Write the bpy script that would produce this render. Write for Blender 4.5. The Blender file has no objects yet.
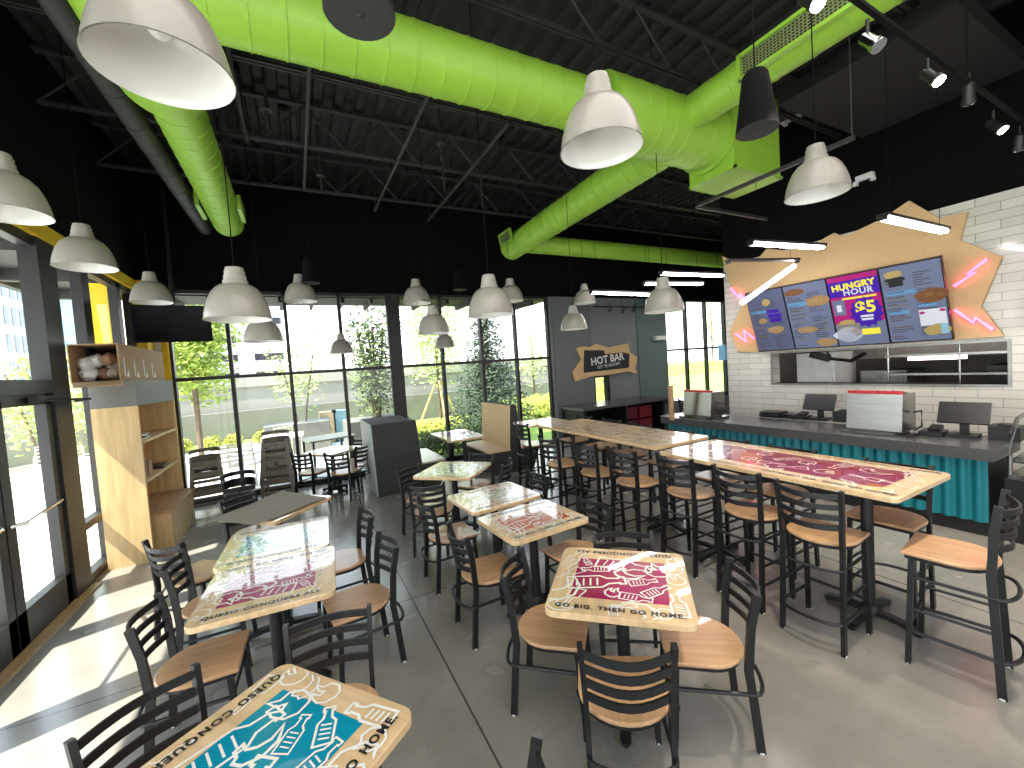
import bpy, bmesh, math, random
from mathutils import Vector, Matrix
random.seed(7)
PI = math.pi
SC = bpy.context.scene
COL = SC.collection
def R(d): return math.radians(d)

# ------------------------------------------------------------------ materials
MATS = {}
def mat(name, col, rough=.5, metal=0.0, coat=0.0, noise=.06, scale=8.0, emit=None, estr=0.0, bump=0.0, spec=.5, stretch=None, crough=.05):
    if name in MATS: return MATS[name]
    m = bpy.data.materials.new(name); m.use_nodes = True
    nt = m.node_tree; N = nt.nodes; L = nt.links
    b = N['Principled BSDF']
    tc = N.new('ShaderNodeTexCoord'); mp = N.new('ShaderNodeMapping')
    L.new(tc.outputs['Object'], mp.inputs[0])
    if stretch: mp.inputs['Scale'].default_value = stretch
    nz = N.new('ShaderNodeTexNoise'); nz.inputs['Scale'].default_value = scale; nz.inputs['Detail'].default_value = 4
    L.new(mp.outputs[0], nz.inputs['Vector'])
    rp = N.new('ShaderNodeValToRGB')
    c = Vector(col[:3])
    rp.color_ramp.elements[0].position = .3; rp.color_ramp.elements[1].position = .7
    rp.color_ramp.elements[0].color = (*(c * (1 - noise)), 1); rp.color_ramp.elements[1].color = (*[min(1, x * (1 + noise)) for x in c], 1)
    L.new(nz.outputs[0], rp.inputs[0]); L.new(rp.outputs[0], b.inputs['Base Color'])
    b.inputs['Roughness'].default_value = rough; b.inputs['Metallic'].default_value = metal
    b.inputs['Coat IOR'].default_value = 1.75 if coat >= .5 else 1.5
    b.inputs['Coat Weight'].default_value = coat; b.inputs['Coat Roughness'].default_value = crough
    b.inputs['Specular IOR Level'].default_value = spec
    if emit:
        b.inputs['Emission Color'].default_value = (*emit, 1); b.inputs['Emission Strength'].default_value = estr
    if bump:
        bp = N.new('ShaderNodeBump'); bp.inputs['Strength'].default_value = bump; bp.inputs['Distance'].default_value = .01
        L.new(nz.outputs[0], bp.inputs['Height']); L.new(bp.outputs[0], b.inputs['Normal'])
    MATS[name] = m
    return m

def wood(name, col, rough=.4, coat=0.0, axis=1, amt=.16):
    st = [14, 14, 14]; st[axis] = 1.2
    return mat(name, col, rough, coat=coat, noise=amt, scale=1.6, stretch=tuple(st), crough=.03)

M_blk = mat('black_metal', (.0065, .0066, .0078), .42, .0, noise=.15)
M_ped = mat('pedestal_black', (.012, .012, .014), .45)
M_seat = wood('seat_wood', (.54, .315, .165), .35, .35)
M_top = wood('table_wood', (.74, .51, .28), .35, .9)
M_edge = wood('bench_wood', (.68, .47, .25), .4, .1, axis=0)
M_shelfw = wood('shelf_wood', (.64, .45, .22), .5, axis=2)
M_ply = mat('plywood_tan', (.60, .405, .20), .7, noise=.05, scale=30)
M_grey = mat('booth_grey', (.042, .040, .038), .7, spec=.3)
M_white = mat('line_white', (.90, .87, .80), .3, coat=.6)
M_ink = mat('ink_black', (.02, .018, .016), .35, coat=.5)
M_mag = mat('print_magenta', (.36, .004, .085), .25, coat=1.0, crough=.02)
M_plum = mat('print_plum', (.30, .009, .045), .22, coat=1.0, crough=.02)
M_teal = mat('print_teal', (.0, .27, .40), .25, coat=1.0, crough=.02)
M_org = mat('print_orange', (.55, .10, .015), .25, coat=1.0, crough=.02)
M_olive = mat('print_olive', (.36, .25, .08), .25, coat=1.0, crough=.02)
M_grn = mat('duct_green', (.245, .445, .04), .42, noise=.04, scale=3, bump=.05)
M_dgrey = mat('duct_grey', (.02, .0195, .019), .6)
M_black = mat('paint_black', (.0014, .0013, .0012), .9, spec=.15, noise=.25, scale=2)
M_deck = mat('deck_black', (.009, .0087, .0084), .7, noise=.2, scale=2)
M_joist = mat('joist_grey', (.020, .0195, .019), .6, noise=.2)
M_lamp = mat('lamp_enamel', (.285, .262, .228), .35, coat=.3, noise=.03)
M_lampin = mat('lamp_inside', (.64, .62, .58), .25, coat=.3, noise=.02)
M_cord = mat('cord_black', (.002, .002, .002), .8, spec=.1)
M_frame = mat('mullion_black', (.009, .0085, .0085), .45)
M_yel = mat('paint_yellow', (.80, .52, .015), .6, noise=.03)
M_gwall = mat('paint_slate', (.135, .145, .148), .7, noise=.04, scale=3)
M_gwall2 = mat('paint_slate_light', (.17, .185, .185), .7, noise=.04, scale=3)
M_twall = mat('paint_teal_grey', (.105, .155, .155), .7, noise=.04, scale=3)
M_corr = mat('corrugated_teal', (.004, .17, .21), .4, .1, noise=.06)
M_ctop = mat('counter_grey', (.075, .075, .077), .25, noise=.08, scale=40)
M_steel = mat('brushed_steel', (.31, .305, .29), .24, 1.0, noise=.1, scale=4, stretch=(1, 1, 8))
M_dsteel = mat('kitchen_steel', (.30, .29, .28), .35, .9, noise=.15)
M_card = mat('cardboard', (.40, .25, .13), .8, noise=.08, scale=20)
M_paper = mat('paper_taupe', (.27, .225, .175), .75, noise=.08, scale=6)
M_hc = mat('highchair_taupe', (.19, .165, .125), .5)
M_led = mat('led_tube', (1, 1, 1), .4, emit=(1.0, .93, .97), estr=22)
M_bulb = mat('spot_lens', (1, 1, 1), .3, emit=(1.0, .93, .80), estr=60)
M_neon = mat('neon_pink', (.9, .1, .3), .4, emit=(1.0, .09, .28), estr=4.5)
M_lens0 = mat('lens_off', (.5, .5, .5), .15, .8)
M_chrome = mat('chrome', (.6, .6, .6), .15, 1.0)
M_white2 = mat('plastic_white', (.7, .7, .68), .5)
M_red = mat('red_plastic', (.45, .02, .03), .4)
M_maroon = mat('maroon_box', (.10, .006, .018), .5)
M_conc = mat('patio_concrete', (.80, .78, .73), .8, noise=.06, scale=1.5)
M_wallc = mat('concrete_wall', (.15, .147, .128), .85, noise=.08, scale=1.0)
M_wall2 = mat('concrete_barrier', (.29, .28, .24), .85, noise=.06, scale=.6)
M_grass = mat('grass_green', (.30, .42, .06), .9, noise=.25, scale=12)
M_hedge = mat('hedge_leaf', (.36, .37, .06), .8, noise=.3, scale=5)
M_leafp = mat('leaf_bright', (.34, .42, .07), .8, noise=.3, scale=3)
M_leafd = mat('leaf_dark', (.055, .085, .045), .8, noise=.3, scale=3)
M_leafm = mat('leaf_mid', (.12, .17, .055), .8, noise=.3, scale=3)
M_leafl = mat('leaf_light', (.40, .46, .16), .8, noise=.2, scale=3)
M_bark = mat('bark', (.13, .09, .06), .9, noise=.3)
M_bldg = mat('office_pale', (.36, .36, .35), .8, noise=.04, scale=.5)
M_bglass = mat('office_glass', (.10, .14, .18), .2)
M_garage = mat('garage_white', (.33, .33, .34), .8, noise=.04, scale=.3)
M_gdark = mat('garage_dark', (.035, .035, .042), .8)
M_patio = mat('patio_furniture', (.62, .58, .48), .6)
M_porch = mat('canopy_dark', (.03, .03, .028), .7)

def glass_mat():
    m = bpy.data.materials.new('window_glass'); m.use_nodes = True
    nt = m.node_tree; N = nt.nodes; L = nt.links
    N.remove(N['Principled BSDF'])
    out = N['Material Output']
    tr = N.new('ShaderNodeBsdfTransparent'); tr.inputs[0].default_value = (.93, .96, .94, 1)
    gl = N.new('ShaderNodeBsdfGlossy'); gl.inputs['Roughness'].default_value = .02
    lw = N.new('ShaderNodeLayerWeight'); lw.inputs[0].default_value = .5
    pw = N.new('ShaderNodeMath'); pw.operation = 'POWER'; pw.inputs[1].default_value = 5; L.new(lw.outputs['Facing'], pw.inputs[0])
    fr = N.new('ShaderNodeMath'); fr.operation = 'MULTIPLY_ADD'; fr.inputs[1].default_value = .4; fr.inputs[2].default_value = .022; L.new(pw.outputs[0], fr.inputs[0])
    mx = N.new('ShaderNodeMixShader')
    L.new(fr.outputs[0], mx.inputs[0]); L.new(tr.outputs[0], mx.inputs[1]); L.new(gl.outputs[0], mx.inputs[2])
    L.new(mx.outputs[0], out.inputs[0]); return m
M_glass = glass_mat()

def floor_mat():
    m = bpy.data.materials.new('polished_concrete'); m.use_nodes = True
    nt = m.node_tree; N = nt.nodes; L = nt.links; b = N['Principled BSDF']
    tc = N.new('ShaderNodeTexCoord')
    n1 = N.new('ShaderNodeTexNoise'); n1.inputs['Scale'].default_value = 1.3; n1.inputs['Detail'].default_value = 8; n1.inputs['Roughness'].default_value = .62
    L.new(tc.outputs['Object'], n1.inputs['Vector'])
    rp = N.new('ShaderNodeValToRGB'); rp.color_ramp.elements[0].position = .32; rp.color_ramp.elements[1].position = .70
    rp.color_ramp.elements[0].color = (.222, .205, .178, 1); rp.color_ramp.elements[1].color = (.325, .301, .262, 1)
    L.new(n1.outputs[0], rp.inputs[0])
    # saw-cut joints
    sx = N.new('ShaderNodeSeparateXYZ'); L.new(tc.outputs['Object'], sx.inputs[0])
    prev = None
    for ax, off in (('X', .76), ('Y', 3.72)):
        a = N.new('ShaderNodeMath'); a.operation = 'SUBTRACT'; L.new(sx.outputs[ax], a.inputs[0]); a.inputs[1].default_value = off - 36.0
        d = N.new('ShaderNodeMath'); d.operation = 'MODULO'; L.new(a.outputs[0], d.inputs[0]); d.inputs[1].default_value = 3.6
        c = N.new('ShaderNodeMath'); c.operation = 'LESS_THAN'; L.new(d.outputs[0], c.inputs[0]); c.inputs[1].default_value = .012
        if prev is None: prev = c
        else:
            x = N.new('ShaderNodeMath'); x.operation = 'MAXIMUM'; L.new(prev.outputs[0], x.inputs[0]); L.new(c.outputs[0], x.inputs[1]); prev = x
    mx = N.new('ShaderNodeMixRGB'); L.new(prev.outputs[0], mx.inputs[0]); L.new(rp.outputs[0], mx.inputs[1]); mx.inputs[2].default_value = (.07, .065, .06, 1)
    L.new(mx.outputs[0], b.inputs['Base Color'])
    n2 = N.new('ShaderNodeTexNoise'); n2.inputs['Scale'].default_value = 2.5
    L.new(tc.outputs['Object'], n2.inputs['Vector'])
    r2 = N.new('ShaderNodeMapRange'); r2.inputs[3].default_value = .16; r2.inputs[4].default_value = .34
    L.new(n2.outputs[0], r2.inputs[0]); L.new(r2.outputs[0], b.inputs['Roughness'])
    b.inputs['Coat Weight'].default_value = .35; b.inputs['Coat Roughness'].default_value = .14
    return m
M_floor = floor_mat()

def tile_mat():
    m = bpy.data.materials.new('subway_tile'); m.use_nodes = True
    nt = m.node_tree; N = nt.nodes; L = nt.links; b = N['Principled BSDF']
    tc = N.new('ShaderNodeTexCoord'); mp = N.new('ShaderNodeMapping'); mp.inputs['Rotation'].default_value = (0, 0, 0)
    cb = N.new('ShaderNodeCombineXYZ'); sx = N.new('ShaderNodeSeparateXYZ')
    L.new(tc.outputs['Object'], sx.inputs[0]); L.new(sx.outputs['Y'], cb.inputs['X']); L.new(sx.outputs['Z'], cb.inputs['Y'])
    br = N.new('ShaderNodeTexBrick'); L.new(cb.outputs[0], br.inputs['Vector'])
    br.inputs['Color1'].default_value = (.64, .61, .55, 1); br.inputs['Color2'].default_value = (.55, .52, .465, 1); br.inputs['Mortar'].default_value = (.30, .29, .26, 1)
    br.inputs['Scale'].default_value = 1.0; br.inputs['Mortar Size'].default_value = .004; br.inputs['Brick Width'].default_value = .41; br.inputs['Row Height'].default_value = .105
    L.new(br.outputs[0], b.inputs['Base Color'])
    bp = N.new('ShaderNodeBump'); bp.inputs['Strength'].default_value = .3; bp.inputs['Distance'].default_value = .004; bp.invert = True
    L.new(br.outputs['Fac'], bp.inputs['Height']); L.new(bp.outputs[0], b.inputs['Normal'])
    b.inputs['Roughness'].default_value = .18; b.inputs['Coat Weight'].default_value = .3
    return m
M_tile = tile_mat()

# ------------------------------------------------------------------ mesh builder
class MB:
    def __init__(s): s.v = []; s.f = []; s.sm = []
    def add(s, vs, fs, smooth=False, M=None):
        o = len(s.v)
        for p in vs:
            p = Vector(p)
            s.v.append(M @ p if M else p)
        for f in fs: s.f.append([o + i for i in f]); s.sm.append(smooth)
        return s
    def box(s, c, d, rz=0, M=None, rx=0, ry=0):
        x, y, z = [k / 2 for k in d]
        vs = [(-x, -y, -z), (x, -y, -z), (x, y, -z), (-x, y, -z), (-x, -y, z), (x, -y, z), (x, y, z), (-x, y, z)]
        T = Matrix.Translation(c) @ Matrix.Rotation(rz, 4, 'Z') @ Matrix.Rotation(ry, 4, 'Y') @ Matrix.Rotation(rx, 4, 'X')
        if M: T = M @ T
        return s.add(vs, [(0, 3, 2, 1), (4, 5, 6, 7), (0, 1, 5, 4), (1, 2, 6, 5), (2, 3, 7, 6), (3, 0, 4, 7)], False, T)
    def b2(s, x0, x1, y0, y1, z0, z1): return s.box(((x0 + x1) / 2, (y0 + y1) / 2, (z0 + z1) / 2), (abs(x1 - x0), abs(y1 - y0), abs(z1 - z0)))
    def prism(s, poly, z0, z1, M=None, ch=0.0):
        n = len(poly)
        if ch > 0:   # chamfered rim
            cx = sum(p[0] for p in poly) / n; cy = sum(p[1] for p in poly) / n
            def ins(p):
                d = math.hypot(p[0] - cx, p[1] - cy); k = 1 - ch / d
                return (cx + (p[0] - cx) * k, cy + (p[1] - cy) * k)
            ip = [ins(p) for p in poly]
            rings = [(ip, z0), (poly, z0 + ch), (poly, z1 - ch), (ip, z1)]
        else: rings = [(poly, z0), (poly, z1)]
        vs = []; fs = []
        for pl, z in rings: vs += [(p[0], p[1], z) for p in pl]
        for k in range(len(rings) - 1):
            for i in range(n):
                j = (i + 1) % n; fs.append((k * n + i, k * n + j, (k + 1) * n + j, (k + 1) * n + i))
        fs.append(tuple(range(n - 1, -1, -1))); fs.append(tuple(range((len(rings) - 1) * n, len(rings) * n)))
        return s.add(vs, fs, False, M)
    def lathe(s, prof, seg=24, M=None, smooth=True, cap=False):
        vs = []; fs = []; m = len(prof)
        for i in range(seg):
            a = 2 * PI * i / seg
            for r, z in prof: vs.append((r * math.cos(a), r * math.sin(a), z))
        for i in range(seg):
            j = (i + 1) % seg
            for k in range(m - 1): fs.append((i * m + k, j * m + k, j * m + k + 1, i * m + k + 1))
        if cap:
            fs.append(tuple(i * m for i in range(seg - 1, -1, -1))); fs.append(tuple(i * m + m - 1 for i in range(seg)))
        return s.add(vs, fs, smooth, M)
    def tube(s, pts, r, seg=8, M=None, flat=None, up=None, smooth=True, ends=True):
        """sweep: round of radius r, or rectangle flat=(w,h) with w along 'up' cross direction"""
        pts = [Vector(p) for p in pts]; n = len(pts); vs = []; fs = []
        if flat: w, h = flat; sec = [(-w / 2, -h / 2), (w / 2, -h / 2), (w / 2, h / 2), (-w / 2, h / 2)]; smooth = False
        else: sec = [(r * math.cos(2 * PI * k / seg), r * math.sin(2 * PI * k / seg)) for k in range(seg)]
        q = len(sec)
        for i, p in enumerate(pts):
            if i == 0: t = pts[1] - p
            elif i == n - 1: t = p - pts[i - 1]
            else: t = (pts[i + 1] - p).normalized() + (p - pts[i - 1]).normalized()
            t.normalize()
            u = Vector(up) if up else (Vector((0, 0, 1)) if abs(t.z) < .9 else Vector((0, 1, 0)))
            a = t.cross(u).normalized(); b = a.cross(t).normalized()
            for x, y in sec: vs.append(p + a * x + b * y)
        for i in range(n - 1):
            for k in range(q):
                l = (k + 1) % q; fs.append((i * q + k, i * q + l, (i + 1) * q + l, (i + 1) * q + k))
        if ends: fs.append(tuple(range(q - 1, -1, -1))); fs.append(tuple(range((n - 1) * q, n * q)))
        return s.add(vs, fs, smooth, M)
    def sphere(s, c, r, seg=12, M=None, sq=(1, 1, 1)):
        prof = [(max(1e-4, math.sin(PI * k / 8)) * r, -math.cos(PI * k / 8) * r) for k in range(9)]
        T = Matrix.Translation(c) @ Matrix.Diagonal((*sq, 1))
        return s.lathe(prof, seg, (M @ T) if M else T)
    def ribbon(s, pts, w, z, closed=False, M=None):
        pts = [Vector((p[0], p[1])) for p in pts]; n = len(pts); vs = []; fs = []
        for i, p in enumerate(pts):
            a = pts[i - 1] if (i > 0 or closed) else p
            b = pts[(i + 1) % n] if (i < n - 1 or closed) else p
            d1 = (p - a); d2 = (b - p)
            d1 = d1.normalized() if d1.length > 1e-9 else d2.normalized()
            d2 = d2.normalized() if d2.length > 1e-9 else d1
            t = (d1 + d2); t = t.normalized() if t.length > 1e-6 else d1
            nn = Vector((-t.y, t.x)); k = 1 / max(.5, abs(nn.dot(Vector((-d1.y, d1.x)))))
            vs += [(p.x + nn.x * w / 2 * k, p.y + nn.y * w / 2 * k, z), (p.x - nn.x * w / 2 * k, p.y - nn.y * w / 2 * k, z)]
        for i in range(n if closed else n - 1):
            j = (i + 1) % n; fs.append((2 * i + 1, 2 * j + 1, 2 * j, 2 * i))
        return s.add(vs, fs, False, M)
    def mesh(s, name):
        me = bpy.data.meshes.new(name); me.from_pydata([tuple(v) for v in s.v], [], s.f)
        me.polygons.foreach_set('use_smooth', s.sm)
        if any(s.sm): me.set_sharp_from_angle(angle=R(42))
        me.update(); return me
    def build(s, name, m, parent=None, loc=None, rz=0):
        me = s.mesh(name); me.materials.append(m)
        o = bpy.data.objects.new(name, me); COL.objects.link(o)
        if parent is not None: o.parent = parent
        if loc is not None: o.location = loc
        if rz: o.rotation_euler = (0, 0, rz)
        return o

def tag(o, label=None, cat=None, group=None, kind=None):
    if label: o['label'] = label
    if cat: o['category'] = cat
    if group: o['group'] = group
    if kind: o['kind'] = kind
    return o
def thing(name, label, cat, loc=(0, 0, 0), rz=0, group=None):
    o = bpy.data.objects.new(name, None); COL.objects.link(o); o.empty_display_size = .1
    o.location = loc; o.rotation_euler = (0, 0, rz)
    return tag(o, label, cat, group)
def dup(root, loc, rz, label, group=None):
    c = root.copy(); COL.objects.link(c); c.location = loc; c.rotation_euler = (0, 0, rz); c['label'] = label
    if group: c['group'] = group
    for ch in list(root.children):
        a = ch.copy(); COL.objects.link(a); a.parent = c
        for g in list(ch.children):
            d = g.copy(); COL.objects.link(d); d.parent = a
    return c
def struct(o, label=None):
    o['kind'] = 'structure'
    if label: o['label'] = label
    return o

def rrect(w, h, r, n=5):
    out = []
    for cx, cy, a0 in ((w / 2 - r, h / 2 - r, 0), (-w / 2 + r, h / 2 - r, 90), (-w / 2 + r, -h / 2 + r, 180), (w / 2 - r, -h / 2 + r, 270)):
        for k in range(n + 1):
            a = R(a0 + 90 * k / n); out.append((cx + r * math.cos(a), cy + r * math.sin(a)))
    return out

# text as flat mesh
def text_geo(txt, size, bold=0.0, align='CENTER', space=1.0):
    cu = bpy.data.curves.new('lettering_curve', 'FONT'); cu.body = txt; cu.size = size; cu.offset = bold
    cu.align_x = align; cu.align_y = 'CENTER'; cu.space_character = space; cu.resolution_u = 3
    o = bpy.data.objects.new('lettering_tmp', cu); COL.objects.link(o)
    bpy.context.view_layer.update()
    ev = o.evaluated_get(bpy.context.evaluated_depsgraph_get()); me = ev.to_mesh()
    vs = [v.co.copy() for v in me.vertices]; fs = [tuple(p.vertices) for p in me.polygons]
    ev.to_mesh_clear(); bpy.data.objects.remove(o); bpy.data.curves.remove(cu)
    return vs, fs
def frame_matrix(origin, xdir, ydir):
    x = Vector(xdir).normalized(); y = Vector(ydir).normalized(); z = x.cross(y)
    return Matrix(((x.x, y.x, z.x, origin[0]), (x.y, y.y, z.y, origin[1]), (x.z, y.z, z.z, origin[2]), (0, 0, 0, 1)))

# ------------------------------------------------------------------ camera
cam = bpy.data.cameras.new('camera'); cam.sensor_width = 36; cam.lens = 412.7768 / 1024 * 36; cam.clip_start = .05; cam.clip_end = 500
co = bpy.data.objects.new('camera', cam); COL.objects.link(co); SC.camera = co
rt = Vector((0.88371455, -0.46316152, -0.06730529)); dn = Vector((-0.08067386, -0.00908872, -0.99669911)); fw = Vector((0.46102096, 0.88622728, -0.04539686))
co.matrix_world = Matrix(((rt.x, -dn.x, -fw.x, 0), (rt.y, -dn.y, -fw.y, 0), (rt.z, -dn.z, -fw.z, 2.05), (0, 0, 0, 1)))
CAM = Vector((0, 0, 2.05)); FP = 412.7768
def ray(u, v): return rt * ((u - 512) / FP) + dn * ((v - 384) / FP) + fw
def onz(u, v, z): d = ray(u, v); return CAM + d * ((z - CAM.z) / d.z)
def ony(u, v, y): d = ray(u, v); return CAM + d * (y / d.y)
def onx(u, v, x): d = ray(u, v); return CAM + d * (x / d.x)

# ------------------------------------------------------------------ room shell
LX = -2.13; WY = 8.8; KX = 7.4; CZ = 5.75; HZ = 3.7; FY = -3.0; RX = 13.2
struct(MB().b2(LX - .1, RX + .1, FY, WY + .1, -.1, 0).build('floor', M_floor))
# ceiling deck: corrugated ribs along Y
m = MB(); poly = []
x = LX - .1
prof = []
while x < RX:
    prof += [(x, CZ), (x + .10, CZ), (x + .125, CZ - .06), (x + .22, CZ - .06), (x + .245, CZ)]
    x += .26
n = len(prof)
vs = [(p[0], FY, p[1]) for p in prof] + [(p[0], WY + .1, p[1]) for p in prof]
m.add(vs, [(i, i + n, i + n + 1, i + 1) for i in range(n - 1)])
m.b2(LX - .1, RX, FY, WY + .1, CZ + .02, CZ + .12)
struct(m.build('ceiling', M_deck))
# joists along X
for k, y in enumerate((.3, 1.75, 3.2, 4.65, 6.1, 7.5)):
    j = MB(); zb, zt = 5.12, 5.62
    j.b2(LX, RX, y - .035, y - .01, zb - .03, zb); j.b2(LX, RX, y + .01, y + .035, zb - .03, zb)
    j.b2(LX, RX, y - .035, y + .035, zt, zt + .04)
    xx = LX; up = True
    while xx < RX - .5:
        j.tube([(xx, y, zb if up else zt), (xx + .5, y, zt if up else zb)], .011, 6); xx += .5; up = not up
    struct(j.build('ceiling_beam', M_joist), 'black open-web steel joist under the ribbed roof deck, %s from the back wall' % ('sixth', 'fifth', 'fourth', 'third', 'second', 'nearest')[k])
# walls
struct(MB().b2(LX - .12, LX, FY, WY + .1, HZ + .05, CZ).build('wall_left', M_black))
struct(MB().b2(LX - .12, RX, WY, WY + .12, HZ, CZ).build('wall_back', M_black))
struct(MB().b2(LX - .12, -1.9, FY - .12, FY, 0, CZ).b2(5.2, RX, FY - .12, FY, 0, CZ).b2(-1.9, 5.2, FY - .12, FY, 0, .9).b2(-1.9, 5.2, FY - .12, FY, 2.5, CZ).build('wall_front', mat('paint_offwhite', (.45, .43, .40), .8)))  # opening in this unseen wall is added to let sky light in
struct(MB().b2(RX, RX + .12, FY, WY, 0, CZ).build('wall_right', M_gwall))
# slate wall with a low window opening in it
sx0, sx1 = 7.07, 7.57
m = MB(); m.b2(5.81, 7.0, WY - .06, WY + .12, 0, HZ)
struct(m.build('wall_slate', M_gwall))
m = MB(); m.b2(7.0, sx0, WY, WY + .12, 0, HZ); m.b2(sx1, 8.69, WY, WY + .12, 0, HZ); m.b2(sx0, sx1, WY, WY + .12, 0, .8); m.b2(sx0, sx1, WY, WY + .12, 1.6, HZ)
struct(m.build('wall_slate_light', M_gwall2))
struct(MB().b2(8.69, 9.85, WY - .03, WY + .12, 0, HZ).build('wall_teal', M_twall))
m = MB(); m.b2(8.69, 9.85, WY - .12, WY - .03, .62, .74)
struct(m.build('trim_1', M_frame), 'dark chair rail along the bottom of the teal wall')
m = MB(); m.b2(12.65, RX, WY, WY + .12, 0, HZ); m.b2(9.85, 12.65, WY, WY + .12, 0, .6)
struct(m.build('wall_right_return', M_gwall))

def frame_bars(bars, name, label):
    m = MB()
    for b in bars: m.b2(*b)
    return struct(m.build(name, M_frame), label)
def pane(x0, x1, y0, y1, z0, z1, par):
    m = MB()
    if abs(x1 - x0) < .02: x = (x0 + x1) / 2; m.add([(x, y0, z0), (x, y1, z0), (x, y1, z1), (x, y0, z1)], [(0, 1, 2, 3)])
    else: y = (y0 + y1) / 2; m.add([(x0, y, z0), (x1, y, z0), (x1, y, z1), (x0, y, z1)], [(0, 1, 2, 3)])
    return m.build('pane', M_glass, par)
# back window: two bays
y0, y1 = WY, WY + .12
fr = .03
def bay(name, xs, z0, label):
    bars = []
    for x in xs: bars.append((x - fr, x + fr, y0, y1, z0, HZ))
    bars += [(xs[0], xs[-1], y0, y1, z0, z0 + .10), (xs[0], xs[-1], y0, y1, HZ - .06, HZ), (xs[0], xs[-1], y0 + .01, y1, 2.15, 2.21)]
    w = frame_bars(bars, name, label)
    for a, b in zip(xs[:-1], xs[1:]):
        pane(a + fr, b - fr, WY + .05, WY + .058, z0 + .1, 2.15, w); pane(a + fr, b - fr, WY + .05, WY + .058, 2.21, HZ - .06, w)
    return w
bay('window_1', [-1.83, -1.0, -.08, .86, 1.80], 0, 'left bay of the back window wall with slim black mullions')
struct(MB().b2(1.79, 2.0, WY - .04, WY + .14, 0, HZ).build('pillar', M_frame), 'thick black post between the two back window bays')
bay('window_2', [2.0, 2.92, 3.87, 4.78, 5.72], 0, 'right bay of the back window wall looking onto conifer and lawn')
struct(MB().b2(5.74, 5.82, WY - .03, WY + .1, 0, HZ).build('trim_2', M_gwall2), 'pale jamb at the right end of the back windows')
bay('window_3', [9.85, 10.77, 11.68, 12.6], .6, 'window by the tiled kitchen wall looking onto a grassy slope')
w = frame_bars([(sx0, sx0 + .04, y0, y1, .8, 1.6), (sx1 - .08, sx1, y0 - .03, y1, .8, 1.6), (sx0, sx1, y0, y1, .8, .84), (sx0, sx1, y0, y1, 1.56, 1.6)], 'window_4', 'small low window under the wall sign')
pane(sx0 + .04, sx1 - .08, WY + .05, WY + .058, .84, 1.56, w)
# yellow corner column and header on the left wall
struct(MB().b2(LX - .12, -2.0, 8.34, WY + .05, 0, HZ + .05).b2(-1.93, -1.84, 8.72, WY + .05, 0, HZ).build('pillar_corner', M_yel), 'yellow painted corner column between the two window walls')
struct(MB().b2(LX - .10, LX + .05, FY, 8.34, 3.6, 3.75).build('trim_3', M_yel), 'yellow painted beam above the left windows')
struct(MB().b2(-2.0, -1.93, 8.70, WY + .05, 0, HZ).build('trim_6', M_white2), 'pale strip of wall between the yellow corner column and the window')
# left wall glazing
xa, xb = LX - .10, LX
bars = []
for a, b in ((-1.0, -.9), (.5, .6), (2.0, 2.1), (3.35, 3.5), (6.62, 6.82), (7.72, 7.86), (8.28, 8.34)): bars.append((xa, xb, a, b, 0, 3.6))
bars += [(xa, xb, 3.5, 5.64, 3.5, 3.6), (xa, xb, 6.0, 8.34, 3.52, 3.6), (xa, xb, 6.0, 8.34, 0, .1), (xa, xb, 6.0, 6.62, .58, .66), (xa, xb, FY, 3.4, 0, .1), (xa, xb, FY, 3.4, 2.1, 2.21), (xa, xb, FY, 3.4, 3.5, 3.6)]
w = frame_bars(bars, 'window_5', 'left window wall with black frames beside the glass doors')
for a, b in ((6.0, 6.62), (6.82, 7.72), (7.86, 8.28)): pane(LX - .055, LX - .047, a, b, .1, 3.52, w)
for a, b in ((FY, -1.0), (-.9, .5), (.6, 2.0), (2.1, 3.35)): pane(LX - .055, LX - .047, a, b, .1, 2.1, w); pane(LX - .055, LX - .047, a, b, 2.21, 3.5, w)
struct(MB().b2(LX - .12, LX + .02, 5.66, 6.0, 0, 3.6).build('pillar_door', M_frame), 'wide black post beside the glass entrance door')
# transom light + doors
w = frame_bars([(xa, xb + .02, 3.5, 5.66, 2.08, 2.21)], 'window_6', 'transom glass above the entrance doors')
pane(LX - .055, LX - .047, 3.5, 5.66, 2.21, 3.5, w)
for i, (a, b, lab) in enumerate(((4.76 + .0, 5.64, 'black framed glass entrance door next to the wide post'), (3.52, 4.74, 'black framed glass entrance door at the left edge'))):
    d = frame_bars([(xa + .02, xb, a, a + .12, 0, 2.08), (xa + .02, xb, b - .10, b, 0, 2.08), (xa + .02, xb, a, b, 0, .30), (xa + .02, xb, a, b, 1.98, 2.08)], 'door_%d' % (i + 1), lab)
    pane(LX - .055, LX - .047, a + .1, b - .1, .3, 2.0, d)
    h = MB(); h.tube([(xb, a + .04, 1.02), (xb + .07, a + .1, 1.02), (xb + .07, b - .2, 1.06), (xb, b - .06, 1.06)], .016, 8); h.build('push_bar', M_chrome, d)
    if i == 0:
        c = MB(); c.box((xb + .04, b - .25, 2.03), (.07, .3, .06)); c.tube([(xb + .05, b - .3, 2.02), (xb + .3, b - .05, 2.0), (xb + .05, b + .35, 1.98)], .012, 6); c.build('door_closer', M_joist, d)
struct(MB().b2(LX, LX + .10, 3.3, 6.0, 0, .015).build('trim_4', wood('threshold', (.45, .33, .16), .4)), 'bronze threshold under the entrance doors')

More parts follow.
